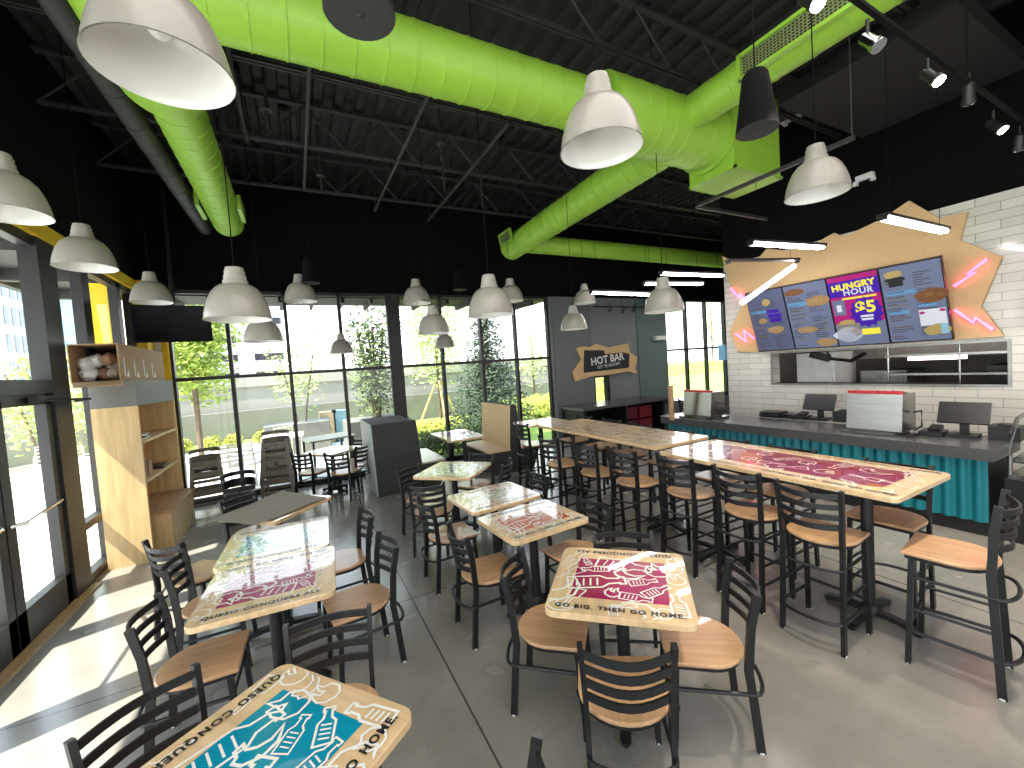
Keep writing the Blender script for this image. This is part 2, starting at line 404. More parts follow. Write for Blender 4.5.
# exterior canopy over the doors
m = MB(); m.b2(LX - 1.35, LX - .12, FY, 9.6, 3.78, 3.95); m.b2(LX - 1.35, LX - 1.25, FY, 9.6, 3.6, 3.95)
for y in (0, 1.6, 3.2, 4.8, 6.4, 8.0, 9.4): m.b2(LX - 1.3, LX - .12, y - .06, y + .06, 3.62, 3.8)
struct(m.build('exterior_canopy', M_porch), 'dark steel canopy outside the left windows')
m = MB(); m.b2(LX, 5.8, WY + .12, WY + 1.1, 3.62, 3.72)
for k in range(14): m.b2(LX + .3 + k * .55, LX + .36 + k * .55, WY + .12, WY + 1.1, 3.52, 3.62)
struct(m.build('exterior_sunshade', M_porch), 'slatted sunshade outside the back windows')
# yellow fin seen through the left windows
struct(MB().b2(LX - .34, LX - .12, 7.9, 8.25, 0, 3.6).build('exterior_fin', M_yel), 'yellow wall fin outside the left windows')

# ------------------------------------------------------------------ kitchen wall
PY0, PY1, PZ0, PZ1 = 1.6, 4.3, 1.43, 1.94
m = MB(); a, b = KX, KX + .2
m.b2(a, b, FY, PY0, 0, 3.67); m.b2(a, b, PY1, 5.15, 0, 3.67); m.b2(a, b, PY0, PY1, 0, PZ0); m.b2(a, b, PY0, PY1, PZ1, 3.67)
struct(m.build('wall_kitchen', M_tile))
struct(MB().b2(KX, RX, FY, 5.15, 3.67, CZ).build('wall_kitchen_bulkhead', M_black))
m = MB(); m.b2(KX + .2, RX, 5.03, 5.15, 0, 3.67); m.b2(10.4, 10.5, FY, 5.03, 0, 3.67); m.b2(KX + .2, 10.5, FY, FY + .1, 0, 3.67)
struct(m.build('wall_kitchen_inner', mat('kitchen_wall', (.22, .20, .18), .6)))
m = MB(); m.b2(KX - .012, KX + .21, PY0 - .03, PY1 + .03, PZ0 - .03, PZ0); m.b2(KX - .012, KX + .21, PY0 - .03, PY1 + .03, PZ1, PZ1 + .03); m.b2(KX - .012, KX + .21, PY0 - .03, PY0, PZ0, PZ1); m.b2(KX - .012, KX + .21, PY1, PY1 + .03, PZ0, PZ1)
struct(m.build('trim_5', M_dsteel), 'steel lining of the kitchen pass-through opening')

# ------------------------------------------------------------------ chairs
def seat_outline(w, y0, y1):
    pts = [(-w / 2 + .012, y1), (w / 2 - .012, y1)]
    d = y1 - y0; yc = y0 + d * .46
    for k in range(15):
        a = R(-180 * k / 14)
        pts.append((math.cos(a) * (w / 2), yc + math.sin(a) * (yc - y0)))
    return pts
def arc(c, rx, ry, a0, a1, n, z): return [(c[0] + rx * math.cos(R(a0 + (a1 - a0) * k / n)), c[1] + ry * math.sin(R(a0 + (a1 - a0) * k / n)), z) for k in range(n + 1)]
def make_seating(name, label, cat, sh, top, stool):
    t = thing(name, label, cat)
    yf, yr, ytop, ys = (.185, -.19, -.20, -.165) if stool else (.20, -.205, -.225, -.175)
    so_ = seat_outline(.43, ys - .03, yf + .02)
    m = MB(); m.prism(so_, sh - .022, sh, ch=.006); m.build('seat', M_seat, t)
    m = MB()
    m.prism([(p[0] * .93, p[1] * .93) for p in so_], sh - .046, sh - .022); m.build('seat_frame', M_blk, t)
    for s in (-1, 1):
        l = MB()
        l.tube([(s * .188, yr - .012, 0), (s * .184, (yr + ys) / 2 - .004, sh * .55), (s * .183, ys, sh - .04), (s * .185, ys - .008, sh + .08), (s * .19, (ys * 2 + ytop) / 3, sh + .2), (s * .198, ytop, top)], 0, flat=(.024, .038), up=(0, 1, 0)); l.build('leg', M_blk, t)
        l = MB(); l.tube([(s * .182, yf - .025, sh - .03), (s * .19, yf, 0)], 0, flat=(.028, .028), up=(0, 1, 0)); l.build('leg', M_blk, t)
    m = MB()
    for k in range(4):
        z = top - .040 - k * .071
        f = max(0, (z - sh - .1) / (top - sh - .1)); yb = ys - .008 + (ytop - ys) * f
        pts = [(-.19 + .38 * i / 8, yb - .062 * math.sin(PI * i / 8), z - .010 * math.sin(PI * i / 8)) for i in range(9)]
        m.tube(pts, 0, flat=(.012, .036), up=(0, 0, 1))
    m.build('backrest', M_blk, t)
    m = MB()
    zr = sh - .16
    def bow(z, d, r): m.tube([(-.18, yf - .02, z), (-.188, yr + .02, z)] + arc((0, yr + .0), .188, d, 180, 360, 10, z) + [(.188, yr + .02, z), (.18, yf - .02, z)], r, 8)
    bow(zr, .07, .0105)
    if stool:
        bow(.21, .085, .0115)
        m.tube([(-.188, yf - .005, .25), (.188, yf - .005, .25)], .012, 8)
        for s in (-1, 1): m.tube([(s * .186, yf - .008, .36), (s * .186, yr, .36)], .010, 8)
        m.build('foot_ring', M_blk, t)
    else:
        m.tube([(-.183, yf - .02, zr), (.183, yf - .02, zr)], .009, 8)
        m.build('stretcher', M_blk, t)
    for s in (-1, 1):
        for y in (yf, yr - .012): MB().lathe([(.016, 0), (.016, .008)], 8, Matrix.Translation((s * .189, y, 0)), cap=True).build('foot_glide', M_white2, t)
    return t
chair0 = make_seating('dining_chair', 'x', 'chair', .462, .83, False)
stool0 = make_seating('bar_stool', 'x', 'bar stool', .725, 1.10, True)
used = set()
def put(src, mx, my, hx, hy, label, group, z=0):
    """mx,my: middle of the top of the back; hx,hy: the way the chair faces"""
    l = math.hypot(hx, hy); hx /= l; hy /= l
    k_ = .20 if src is stool0 else .225
    loc = (mx + hx * k_, my + hy * k_, z); rz = math.atan2(hy, hx) - PI / 2
    if src not in used:
        used.add(src); src.location = loc; src.rotation_euler = (0, 0, rz); src['label'] = label; src['group'] = group; return src
    return dup(src, loc, rz, label, group)
G1 = 'ladder-back chairs at the left row of tables'; G2 = 'ladder-back chairs at the middle row of tables'; G3 = 'ladder-back chairs by the back windows'
CH = 'black wood-seated chair '
for a in (
    (-.655, 2.13, .6, -.8, CH + 'tucked against the lettered edge of the teal-print table', G1),
    (-.85, 2.97, 1, -.06, CH + 'pulled out at the left of the near magenta-print table', G1),
    (-1.05, 4.21, .68, .73, CH + 'left of the paper-covered table, nearest the wooden shelf', G1),
    (-.88, 3.72, 1, -.04, CH + 'pushed under the left side of the blue-glare table', G1),
    (.455, 3.89, -1, -.08, CH + 'on the right side of the blue-glare table', G1),
    (.50, 3.13, -1, -.13, CH + 'on the right side of the near magenta-print table', G1),
    (.05, 2.32, -.12, -1, CH + 'behind the teal-print table with its back to the magenta one', G1),
    (-.67, 5.37, .69, -.72, CH + 'behind the paper-covered table beside the black high chair', G1),
    (2.06, 1.40, -.79, .61, CH + 'at the right side of the table reading GO BIG', G2),
    (1.10, 2.27, .72, -.69, CH + 'at the left side of the table reading GO BIG', G2),
    (1.15, 1.32, .56, .83, CH + 'seen from behind in front of the table reading GO BIG', G2),
    (1.95, 2.22, -.6, -.8, CH + 'behind the table reading GO BIG, facing the camera', G2),
    (2.19, 2.82, -1, -.04, CH + 'on the right side of the orange-print table', G2),
    (2.30, 3.95, -1, -.05, CH + 'on the right side of the olive-print table', G2),
    (.99, 2.97, 1, .0, CH + 'on the left side of the orange-print table', G2),
    (.98, 3.84, 1, .03, CH + 'on the left side of the olive-print table', G2),
    (1.16, 4.43, .53, .85, CH + 'seen from behind at the near left edge of the diamond-set green table', G2),
    (1.19, 5.33, .53, -.85, CH + 'at the far left edge of the diamond-set green table, beside the booth', G2),
    (2.26, 5.43, -.82, -.57, CH + 'at the far right edge of the diamond-set green table', G2),
    (2.29, 4.70, -.75, .66, CH + 'seen edge-on at the near right of the diamond-set green table', G2),
): put(chair0, *a)
DX = .93
for a in (
    (-.04, 7.74, .7, .7, CH + 'at the window table, seen from behind beside the high chairs', G3),
    (.47, 7.28, .55, .83, CH + 'at the window table, nearest the camera with a bare seat', G3),
    (.95, 7.70, -.75, .66, CH + 'at the right of the window table, next to the grey divider', G3),
    (1.0, 8.42, -.8, -.6, CH + 'pushed into the corner between window table and grey divider', G3),
): put(chair0, *a)
# chair whose post just shows at the bottom edge
put(chair0, .475, .98, -.8, .6, CH + 'of which only a post tip shows at the bottom edge', G1)

GS1 = 'bar stools round the plum high table'; GS2 = 'bar stools round the plain high table'
ST = 'black wood-seated bar stool '
for a in (
    (3.085, 2.74, 1, 0, ST + 'at the far left corner of the plum high table', GS1),
    (3.06, 2.11, 1, -.03, ST + 'in the middle of the left side of the plum high table', GS1),
    (3.02, 1.56, 1, .05, ST + 'at the near left corner of the plum high table', GS1),
    (4.10, 1.46, -1, -.05, ST + 'between the plum high table and counter, at its near end', GS1),
    (4.13, 2.25, -1, 0, ST + 'between the plum high table and counter, in the middle', GS1),
    (4.13, 2.88, -1, 0, ST + 'between the plum high table and counter, at its far end', GS1),
    (3.535, .79, -.15, .97, ST + 'standing alone at the near end of the plum high table', GS1),
    (2.95, 3.31, 1, .03, ST + 'on the left of the plain high table, nearest the camera', GS2),
    (2.89, 3.86, 1, .06, ST + 'left of the plain high table, second from near end', GS2),
    (2.82, 4.52, 1, .04, ST + 'left of the plain high table, third from near end', GS2),
    (4.26, 3.66, -1, 0, ST + 'counter side of the plain high table, nearest the camera', GS2),
    (4.28, 4.35, -1, 0, ST + 'counter side of the plain high table, second from near end', GS2),
    (4.36, 5.05, -1, 0, ST + 'counter side of the plain high table, third from near end', GS2),
    (3.22, 5.95, 1, 0, ST + 'at the left of the far high table beside the double booth', GS2),
    (4.36, 5.75, -1, 0, ST + 'at the right of the far high table near the bar counter', GS2),
): put(stool0, *a)

# ------------------------------------------------------------------ printed table tops
def tf(pts, cx, cy, s, a):
    c, n = math.cos(a), math.sin(a)
    return [(cx + s * (x * c - y * n), cy + s * (x * n + y * c)) for x, y in pts]
BOTTLE = [(-.5, -.19), (-.5, .19), (.08, .19), (.2, .09), (.40, .075), (.40, .115), (.5, .115), (.5, -.115), (.40, -.115), (.40, -.075), (.2, -.09), (.08, -.19)]
FLAME = [(-.15, -.45), (-.42, -.2), (-.45, .12), (-.22, .42), (-.05, .48), (-.12, .2), (.08, .1), (.1, .35), (.34, .55), (.3, .25), (.48, .05), (.4, -.3), (.1, -.48)]
PEPPER = [(-.5, .1), (-.3, -.25), (.1, -.4), (.55, -.28), (.15, -.2), (-.05, .02), (-.1, .25), (.05, .42), (-.15, .5), (-.3, .35), (-.45, .35)]
SPAT = [(-.5, -.05), (-.5, .05), (0, .04), (.08, .16), (.48, .2), (.52, -.2), (.08, -.16), (0, -.04)]
def bottle(m, cx, cy, L, a, w, z):
    z += .00005 * (len(m.f) // 12)
    m.ribbon(tf(BOTTLE, cx, cy, L, R(a)), w, z, True)
    for k in range(4):
        x = -.36 + k * .12; m.ribbon(tf([(x, -.12), (x + .03, .11)], cx, cy, L, R(a)), w * .8, z)
def clip_art(kind, w, h):
    """white line drawings scattered over a w x h top"""
    m = MB(); z = .0012
    def P(sh, cx, cy, s, a, lw=.008): m.ribbon(tf(sh, cx, cy, s, R(a)), lw * 1.15, z + .00005 * (len(m.f) // 12), True)
    if kind == 'square':
        bottle(m, -.13, -.05, .33, 13, .012, z); bottle(m, .02, .165, .33, -11, .011, z)
        bottle(m, -.15, .095, .16, 190, .008, z); bottle(m, -.21, .185, .10, 115, .006, z)
        bottle(m, .20, -.10, .17, 40, .009, z); bottle(m, .13, -.015, .16, 20, .007, z); bottle(m, .09, -.185, .17, -8, .008, z)
        P(FLAME, -.035, -.155, .09, 0, .009); P(PEPPER, .05, .06, .15, 25, .011); P(FLAME, .215, .12, .15, 50, .009)
        bottle(m, -.305, .2, .24, 62, .009, z); bottle(m, -.02, -.33, .12, 88, .008, z); P(SPAT, -.25, -.24, .2, 70, .007)
        P(PEPPER, -.31, -.15, .24, 100, .012); P(PEPPER, .10, -.31, .2, 200, .010); bottle(m, .30, -.22, .2, 95, .012, z); P(FLAME, .31, .03, .11, 20, .008)
        P(FLAME, .33, .25, .12, -20, .008); P(PEPPER, .31, .14, .12, 60, .007); P(SPAT, .2, .31, .2, 8, .007); P(SPAT, -.13, .33, .2, 175, .006); P(FLAME, .22, -.31, .10, 90, .008); P(SPAT, -.30, .02, .18, 40, .006)
        P(PEPPER, -.30, -.32, .13, 20, .008); P(SPAT, .02, -.27, .14, 20, .006)
    else:
        rnd = random.Random(3)
        ny = int(h / .2); nx = int(w / .2)
        for i in range(nx):
            for j in range(ny):
                cx = -w / 2 + (i + .5) * w / nx + rnd.uniform(-.03, .03); cy = -h / 2 + (j + .5) * h / ny + rnd.uniform(-.03, .03)
                cx = max(-w / 2 + .12, min(w / 2 - .12, cx)); cy = max(-h / 2 + .12, min(h / 2 - .12, cy))
                q = rnd.random(); a = rnd.uniform(0, 360)
                if q < .45: bottle(m, cx, cy, .2, a, .008, z)
                elif q < .7: P(FLAME, cx, cy, .13, a, .008)
                elif q < .85: P(PEPPER, cx, cy, .17, a, .009)
                else: P(SPAT, cx, cy, .2, a, .007)
    return m
TXT = {}
def lettering(m, txt, size, M, bold=.002, space=1.22):
    k = (txt, size)
    if k not in TXT: TXT[k] = text_geo(txt, size, bold, space=space)
    m.add(*TXT[k], False, M)
ART = {}
def make_table(name, label, cat, loc, rz, w, h, z, kind, panel, group=None, pw=None, ph=None, peds=((0, 0),), lett=True):
    t = thing(name, label, cat, (loc[0], loc[1], 0), rz, group)
    m = MB(); m.prism(rrect(w, h, .055 if kind == 'square' else .05), z - .036, z, ch=.004)
    top = m.build('table_top', M_top, t)
    if panel:
        m = MB(); m.add([(-pw / 2, -ph / 2, z + .0006), (pw / 2, -ph / 2, z + .0006), (pw / 2, ph / 2, z + .0006), (-pw / 2, ph / 2, z + .0006)], [(0, 1, 2, 3)])
        m.build('printed_panel', panel, top)
    a = clip_art(kind, w, h)
    for v in a.v: v.z += z; v.x = max(-w / 2 + .012, min(w / 2 - .012, v.x)); v.y = max(-h / 2 + .012, min(h / 2 - .012, v.y))
    a.build('line_art', M_white, top)
    if lett:
        m = MB(); e = h / 2 - .062
        s = .047
        lettering(m, 'GO BIG. THEN GO HOME.', s, Matrix.Translation((0, -e, z + .0035)))
        lettering(m, 'QUESO CONQUERS ALL.', s, Matrix.Translation((0, e, z + .0035)) @ Matrix.Rotation(PI, 4, 'Z'))
        if kind != 'square':
            for k in (-1, 1):
                lettering(m, 'QUESO CONQUERS ALL.', s, Matrix.Translation((k * w * .32, -e, z + .0035))); lettering(m, 'GO BIG. THEN GO HOME.', s, Matrix.Translation((k * w * .32, e, z + .0035)) @ Matrix.Rotation(PI, 4, 'Z'))
            lettering(m, 'GO BIG. THEN GO HOME.', s, Matrix.Translation((w / 2 - .055, 0, z + .0035)) @ Matrix.Rotation(PI / 2, 4, 'Z'))
        m.build('lettering', M_ink, top)
    for (px, py) in peds:
        m = MB(); m.lathe([(.038, .05), (.038, z - .06)], 16, Matrix.Translation((px, py, 0)), cap=True)
        m.lathe([(.06, .04), (.06, .075), (.04, .1)], 16, Matrix.Translation((px, py, 0)))
        m.box((px, py, z - .048), (.30, .06, .022)); m.box((px, py, z - .048), (.06, .30, .022)); m.build('pedestal', M_ped, t)
        m = MB()
        for k in range(4):
            T = Matrix.Translation((px, py, 0)) @ Matrix.Rotation(k * PI / 2 + PI / 4 * (0), 4, 'Z')
            m.tube([(0, 0, .06), (.16, 0, .05), (.27, 0, .03)], 0, M=T, flat=(.055, .034), up=(0, 0, 1)); m.lathe([(.022, 0), (.026, .012), (.03, .03)], 10, T @ Matrix.Translation((.27, 0, 0)), cap=True)
        m.build('cross_base', M_ped, t)
    return t
TG = 'square printed dining tables'
SQ = dict(w=.76, h=.76, z=.76, kind='square', pw=.52, ph=.45, group=TG)
make_table('dining_table', 'square wooden table with teal printed panel, at the bottom edge', 'table', (-.225, 1.63), R(37), panel=M_teal, **SQ)
make_table('dining_table', 'square wooden table with magenta panel reading QUESO CONQUERS ALL toward the camera', 'table', (-.245, 3.10), R(176), panel=M_mag, **SQ)
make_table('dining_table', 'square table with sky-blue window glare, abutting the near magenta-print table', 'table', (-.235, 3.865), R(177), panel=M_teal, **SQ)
make_table('dining_table', 'square wooden table with magenta panel reading GO BIG THEN GO HOME', 'table', (1.58, 1.84), R(-44), panel=M_mag, **SQ)
make_table('dining_table', 'square wooden table with orange printed panel', 'table', (1.655, 2.985), R(3), panel=M_org, **{**SQ, 'w': .74, 'h': .64, 'ph': .36})
make_table('dining_table', 'square wooden table with olive panel, beyond the orange-print table', 'table', (1.655, 3.75), R(4), panel=M_olive, **{**SQ, 'h': .64, 'ph': .36})
make_table('dining_table', 'square table set diamond-wise with greenish panel, before the double booth', 'table', (1.71, 5.08), R(-45), panel=mat('print_green', (.10, .22, .12), .25, coat=1.0, crough=.02), **{**SQ, 'w': .78, 'h': .78})
make_table('dining_table', 'square pale table set diamond-wise by the back window', 'table', (.46, 8.02), R(-50), panel=M_olive, **SQ)
t4 = thing('dining_table', 'square wooden table set diamond-wise under a taupe paper sheet', 'table', (-.28, 4.90, 0), R(45), TG)
m = MB(); m.prism(rrect(.76, .76, .055), .724, .76, ch=.004); m.build('table_top', M_top, t4)
m = MB(); m.lathe([(.038, .05), (.038, .70)], 16, cap=True); m.box((0, 0, .712), (.3, .06, .022)); m.build('pedestal', M_ped, t4)
m = MB()
for k in range(4):
    T = Matrix.Rotation(k * PI / 2, 4, 'Z'); m.tube([(0, 0, .06), (.16, 0, .05), (.27, 0, .03)], 0, M=T, flat=(.055, .034), up=(0, 0, 1)); m.lathe([(.022, 0), (.026, .012), (.03, .03)], 10, T @ Matrix.Translation((.27, 0, 0)), cap=True)
m.build('cross_base', M_ped, t4)
# the paper sheet lying on it (slightly wavy, overhanging on the left)
c4 = [(-.83, 4.80), (-.42, 4.335), (.20, 4.84), (-.24, 5.50)]
m = MB(); NN = 12; vs = []; fs = []
for i in range(NN + 1):
    for j in range(NN + 1):
        u, v = i / NN, j / NN
        p = [(1 - u) * (1 - v) * c4[0][k] + u * (1 - v) * c4[1][k] + u * v * c4[2][k] + (1 - u) * v * c4[3][k] for k in (0, 1)]
        vs.append((p[0], p[1], .767 + .004 * math.sin(9 * v + 2 * u) + (.006 if i in (0, NN) else 0)))
for i in range(NN):
    for j in range(NN): fs.append((i * (NN + 1) + j, (i + 1) * (NN + 1) + j, (i + 1) * (NN + 1) + j + 1, i * (NN + 1) + j + 1))
m.add(vs, fs, True); o = m.build('paper_sheet', M_paper); tag(o, 'taupe protective paper sheet lying on the diamond-set left table', 'paper')
# high tables
HT = 'long high tables'
make_table('high_table', 'long high wooden table with plum printed panel beside the teal counter', 'table', (3.645, 2.10), R(90), 1.91, .87, 1.07, 'long', M_plum, HT, 1.62, .54, peds=((-.62, 0), (.62, 0)))
make_table('high_table', 'long high plain wooden table with brown smudges, between plum table and booth', 'table', (3.78, 4.42), R(90), 2.45, .88, 1.07, 'long', None, HT, peds=((-.9, 0), (.9, 0)), lett=False)
H2 = [o for o in bpy.data.objects if o.get('label', '').startswith('long high plain')][0]
top = [c for c in H2.children if c.name.startswith('table_top')][0]
m = MB(); rnd = random.Random(5)
for k in range(26):
    cx, cy = rnd.uniform(-1.1, 1.1), rnd.uniform(-.34, .34); a = rnd.uniform(0, 6); s = rnd.uniform(.04, .11)
    pts = tf([(math.cos(q * PI / 5) * rnd.uniform(.6, 1.1), math.sin(q * PI / 5) * rnd.uniform(.2, .5)) for q in range(10)], cx, cy, s, a)
    m.add([(p[0], p[1], 1.0708) for p in pts], [tuple(range(10))])
m.build('printed_panel', mat('print_brown', (.09, .055, .03), .3, coat=.6), top)
make_table('high_table', 'high wooden table end glaring white, beyond the plain high table', 'table', (3.6, 5.98), R(90), .60, .76, 1.07, 'square', None, HT, lett=False)
# booth table with two pedestals
make_table('booth_table', 'oblong table with purple print standing between the two booths', 'table', (2.72, 7.72), R(90), 1.25, .74, .76, 'long', mat('print_purple', (.42, .13, .32), .25, coat=1.0, crough=.02), None, .95, .46, peds=((-.38, 0), (.38, 0)), lett=False)

# ------------------------------------------------------------------ booths
b = thing('booth_bench', 'double booth with tall blond wooden back and grey end panels', 'booth', (3.55, 7.65, 0))
X = 3.55; Y = 7.65
m = MB(); m.add([(3.5 - X, 6.98 - Y, .42), (3.74 - X, 6.98 - Y, .42), (3.68 - X, 6.98 - Y, 1.29), (3.56 - X, 6.98 - Y, 1.29), (3.5 - X, 8.3 - Y, .42), (3.74 - X, 8.3 - Y, .42), (3.68 - X, 8.3 - Y, 1.29), (3.56 - X, 8.3 - Y, 1.29)],
    [(0, 1, 2, 3), (7, 6, 5, 4), (0, 4, 5, 1), (1, 5, 6, 2), (2, 6, 7, 3), (3, 7, 4, 0)]); m.build('back_core', M_grey, b)
m = MB(); m.add([(3.485 - X, 6.985 - Y, .46), (3.485 - X, 8.3 - Y, .46), (3.545 - X, 8.3 - Y, 1.285), (3.545 - X, 6.985 - Y, 1.285), (3.50 - X, 6.985 - Y, .46), (3.50 - X, 8.3 - Y, .46), (3.56 - X, 8.3 - Y, 1.285), (3.56 - X, 6.985 - Y, 1.285)],
    [(3, 2, 1, 0), (4, 5, 6, 7), (0, 1, 5, 4), (2, 3, 7, 6), (1, 2, 6, 5), (3, 0, 4, 7)]); m.build('backrest', M_edge, b)
for x0, x1 in ((3.04, 3.5), (3.74, 4.18)):
    m = MB(); m.b2(x0 - X, x1 - X, 6.97 - Y, 8.3 - Y, .43, .46); m.build('seat', M_edge, b)
for x0, x1, xb0, xb1 in ((3.06, 3.62, 3.16, 3.62), (3.62, 4.16, 3.62, 4.0)):
    m = MB(); m.add([(xb0 - X, 6.99 - Y, 0), (xb1 - X, 6.99 - Y, 0), (x1 - X, 6.99 - Y, .43), (x0 - X, 6.99 - Y, .43), (xb0 - X, 8.28 - Y, 0), (xb1 - X, 8.28 - Y, 0), (x1 - X, 8.28 - Y, .43), (x0 - X, 8.28 - Y, .43)],
        [(0, 1, 2, 3), (7, 6, 5, 4), (0, 4, 5, 1), (1, 5, 6, 2), (2, 6, 7, 3), (3, 7, 4, 0)]); m.build('base_panel', M_grey, b)
b = thing('booth_bench', 'booth with plain dark grey end panel and pale seat beside the thick window post', 'booth', (1.5, 7.7, 0))
X, Y = 1.5, 7.7
def slab(x0b, x1b, x0t, x1t, y0, y1, z0, z1):
    m = MB(); m.add([(x0b - X, y0 - Y, z0), (x1b - X, y0 - Y, z0), (x1t - X, y0 - Y, z1), (x0t - X, y0 - Y, z1), (x0b - X, y1 - Y, z0), (x1b - X, y1 - Y, z0), (x1t - X, y1 - Y, z1), (x0t - X, y1 - Y, z1)],
        [(0, 1, 2, 3), (7, 6, 5, 4), (0, 4, 5, 1), (1, 5, 6, 2), (2, 6, 7, 3), (3, 7, 4, 0)]); return m
slab(1.06, 1.86, 1.03, 1.77, 7.1, 7.13, 0, 1.22).build('end_panel', M_grey, b)
slab(1.08, 1.84, 1.05, 1.75, 7.13, 8.4, 0, 1.21).build('back_core', M_grey, b)
slab(1.04, 1.06, 1.02, 1.04, 7.12, 8.4, 0, 1.21).build('side_panel', mat('laminate_lit', (.42, .45, .44), .5), b)  # pale tone paints the light falling on this left laminate face
m = MB(); m.b2(1.80 - X, 2.26 - X, 7.1 - Y, 8.4 - Y, .43, .46); m.build('seat', mat('seat_pale', (.55, .45, .33), .35, coat=.4), b)
slab(1.84, 2.14, 1.84, 2.24, 7.12, 8.4, 0, .43).build('base_panel', M_grey, b)

# ------------------------------------------------------------------ pendants
def make_pendant(label):
    t = thing('pendant_lamp', label, 'lamp')
    outer = [(.034, .362), (.056, .360), (.058, .338), (.064, .335), (.063, .306), (.070, .302), (.069, .272), (.077, .268), (.078, .240), (.100, .235), (.128, .216), (.156, .180), (.178, .132), (.194, .08), (.204, .032), (.207, .0), (.212, -.004)]
    inner = [(.209, -.006), (.203, .002), (.199, .032), (.188, .08), (.171, .132), (.148, .182), (.118, .219), (.06, .238), (.001, .24)]
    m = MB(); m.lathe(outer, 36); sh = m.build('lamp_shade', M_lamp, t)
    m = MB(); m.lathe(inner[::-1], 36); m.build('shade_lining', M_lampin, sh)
    m = MB(); m.sphere((0, 0, .15), .042); m.lathe([(.02, .18), (.022, .24)], 12); m.build('bulb', M_lampin, t)
    return t
lamps = [
    ('A', 164, 71, 3.16), ('B', 601, 149, 3.14), ('C', 817, 194, 3.2), ('D', 86, 267, 3.15), ('E', 152, 302, 3.12), ('G', 301, 301, 3.13), ('I', 417, 303, 3.1), ('M', 511, 301, 3.1), ('N', 585, 303, 3.15), ('R', 5, 213, 3.2),
    ('F', 239, 319, 2.51), ('F2', 264, 341, 2.54), ('K', 491, 315, 2.52), ('J', 434, 333, 2.55), ('O', 574, 329, 2.55), ('P', 664, 311, 2.53), ('H', 342, 353, 2.54), ('L', 445, 347, 2.6)]
LN = {'A': 'nearest white dome pendant, cut off at the top left, showing its inside', 'B': 'white dome pendant hanging in front of the thick green main duct', 'C': 'white dome pendant right of the green duct box, above the menu boards',
 'D': 'white dome pendant beside the yellow beam over the left windows', 'E': 'white dome pendant in front of the wall television', 'G': 'small white dome pendant high above the mullions right of the largest low one', 'I': 'small white dome pendant high left of the thick window post, above the lower lamp row',
 'M': 'small white dome pendant half hidden behind the large one before the conifer', 'N': 'small upper white dome pendant by the slate wall, over the plain high table', 'R': 'white dome pendant cut off by the left edge of the picture', 'F': 'large low white dome pendant just right of the television',
 'F2': 'white dome pendant half hidden behind the large low one near the television', 'K': 'large low white dome pendant in front of the conifer window', 'J': 'low white dome pendant in front of the right back bay, left of the large one', 'O': 'lower white dome pendant in front of the slate wall, left of the wall sign',
 'P': 'white dome pendant in front of the grassy-slope window, left of the menu', 'H': 'small low white dome pendant close to the window before the planter bush', 'L': 'small low white dome pendant close to the window under another one'}
lamp0 = None; cordm = {}
for k, u, v, z in lamps:
    p = onz(u, v, z)
    if k in ('H', 'L'): p = ony(u, v, 8.25)
    if lamp0 is None:
        lamp0 = make_pendant(LN[k]); lamp0.location = p; lamp0['group'] = 'dome pendants'; l = lamp0
    else:
        l = dup(lamp0, p, 0, LN[k], 'dome pendants')
for l in [o for o in bpy.data.objects if o.name.startswith('pendant_lamp')]:
    m = MB(); m.tube([(0, 0, .355), (0, 0, 5.74 - l.location.z)], .004, 6); m.lathe([(.06, 5.72 - l.location.z), (.06, 5.745 - l.location.z)], 12, cap=True); m.build('cord', M_cord, l)

# ------------------------------------------------------------------ ducts
def duct(name, label, p0, p1, r, pitch=.22, taper=None, cap0=False, cap1=True, mat_=None):
    p0, p1 = Vector(p0), Vector(p1); L = (p1 - p0).length
    prof = []; z = 0
    if cap0: prof.append((.001, 0))
    while z < L:
        prof += [(r, z + .0), (r, min(L, z + pitch - .022)), (r + .005, min(L, z + pitch - .020)), (r + .005, min(L, z + pitch - .006)), (r, min(L, z + pitch - .004))]; z += pitch
    prof.append((r, L))
    if cap1: prof += [(r * .97, L + .03), (.001, L + .045)]
    q = (p1 - p0).to_track_quat('Z', 'Y').to_matrix().to_4x4()
    t = thing(name, label, 'duct', p0)
    m = MB(); m.lathe(prof, 40, q); m.build('duct_body', mat_ or M_grn, t)
    return t
DZ = 4.55
mainY = 3.3
d = duct('ventilation_duct', 'long green spiral duct crossing the room below the joists', (-.736, mainY, DZ), (2.95, mainY, DZ), .235, cap1=False)
d = duct('ventilation_duct', 'wide green spiral duct section where the branches meet, left of the box', (2.9, mainY, DZ), (4.62, mainY, DZ), .335, .2, cap1=False, cap0=True)
m = MB(); m.lathe([(.335, 0), (.37, 0), (.37, .05), (.335, .05)], 40, Matrix.Rotation(PI / 2, 4, 'Y') @ Matrix.Translation((0, 0, 1.6))); m.build('flange', M_grn, d)
d = duct('ventilation_duct', 'green spiral duct branch running to the back wall at the left', (-.736, mainY, DZ), (-.736, 7.75, DZ), .205)
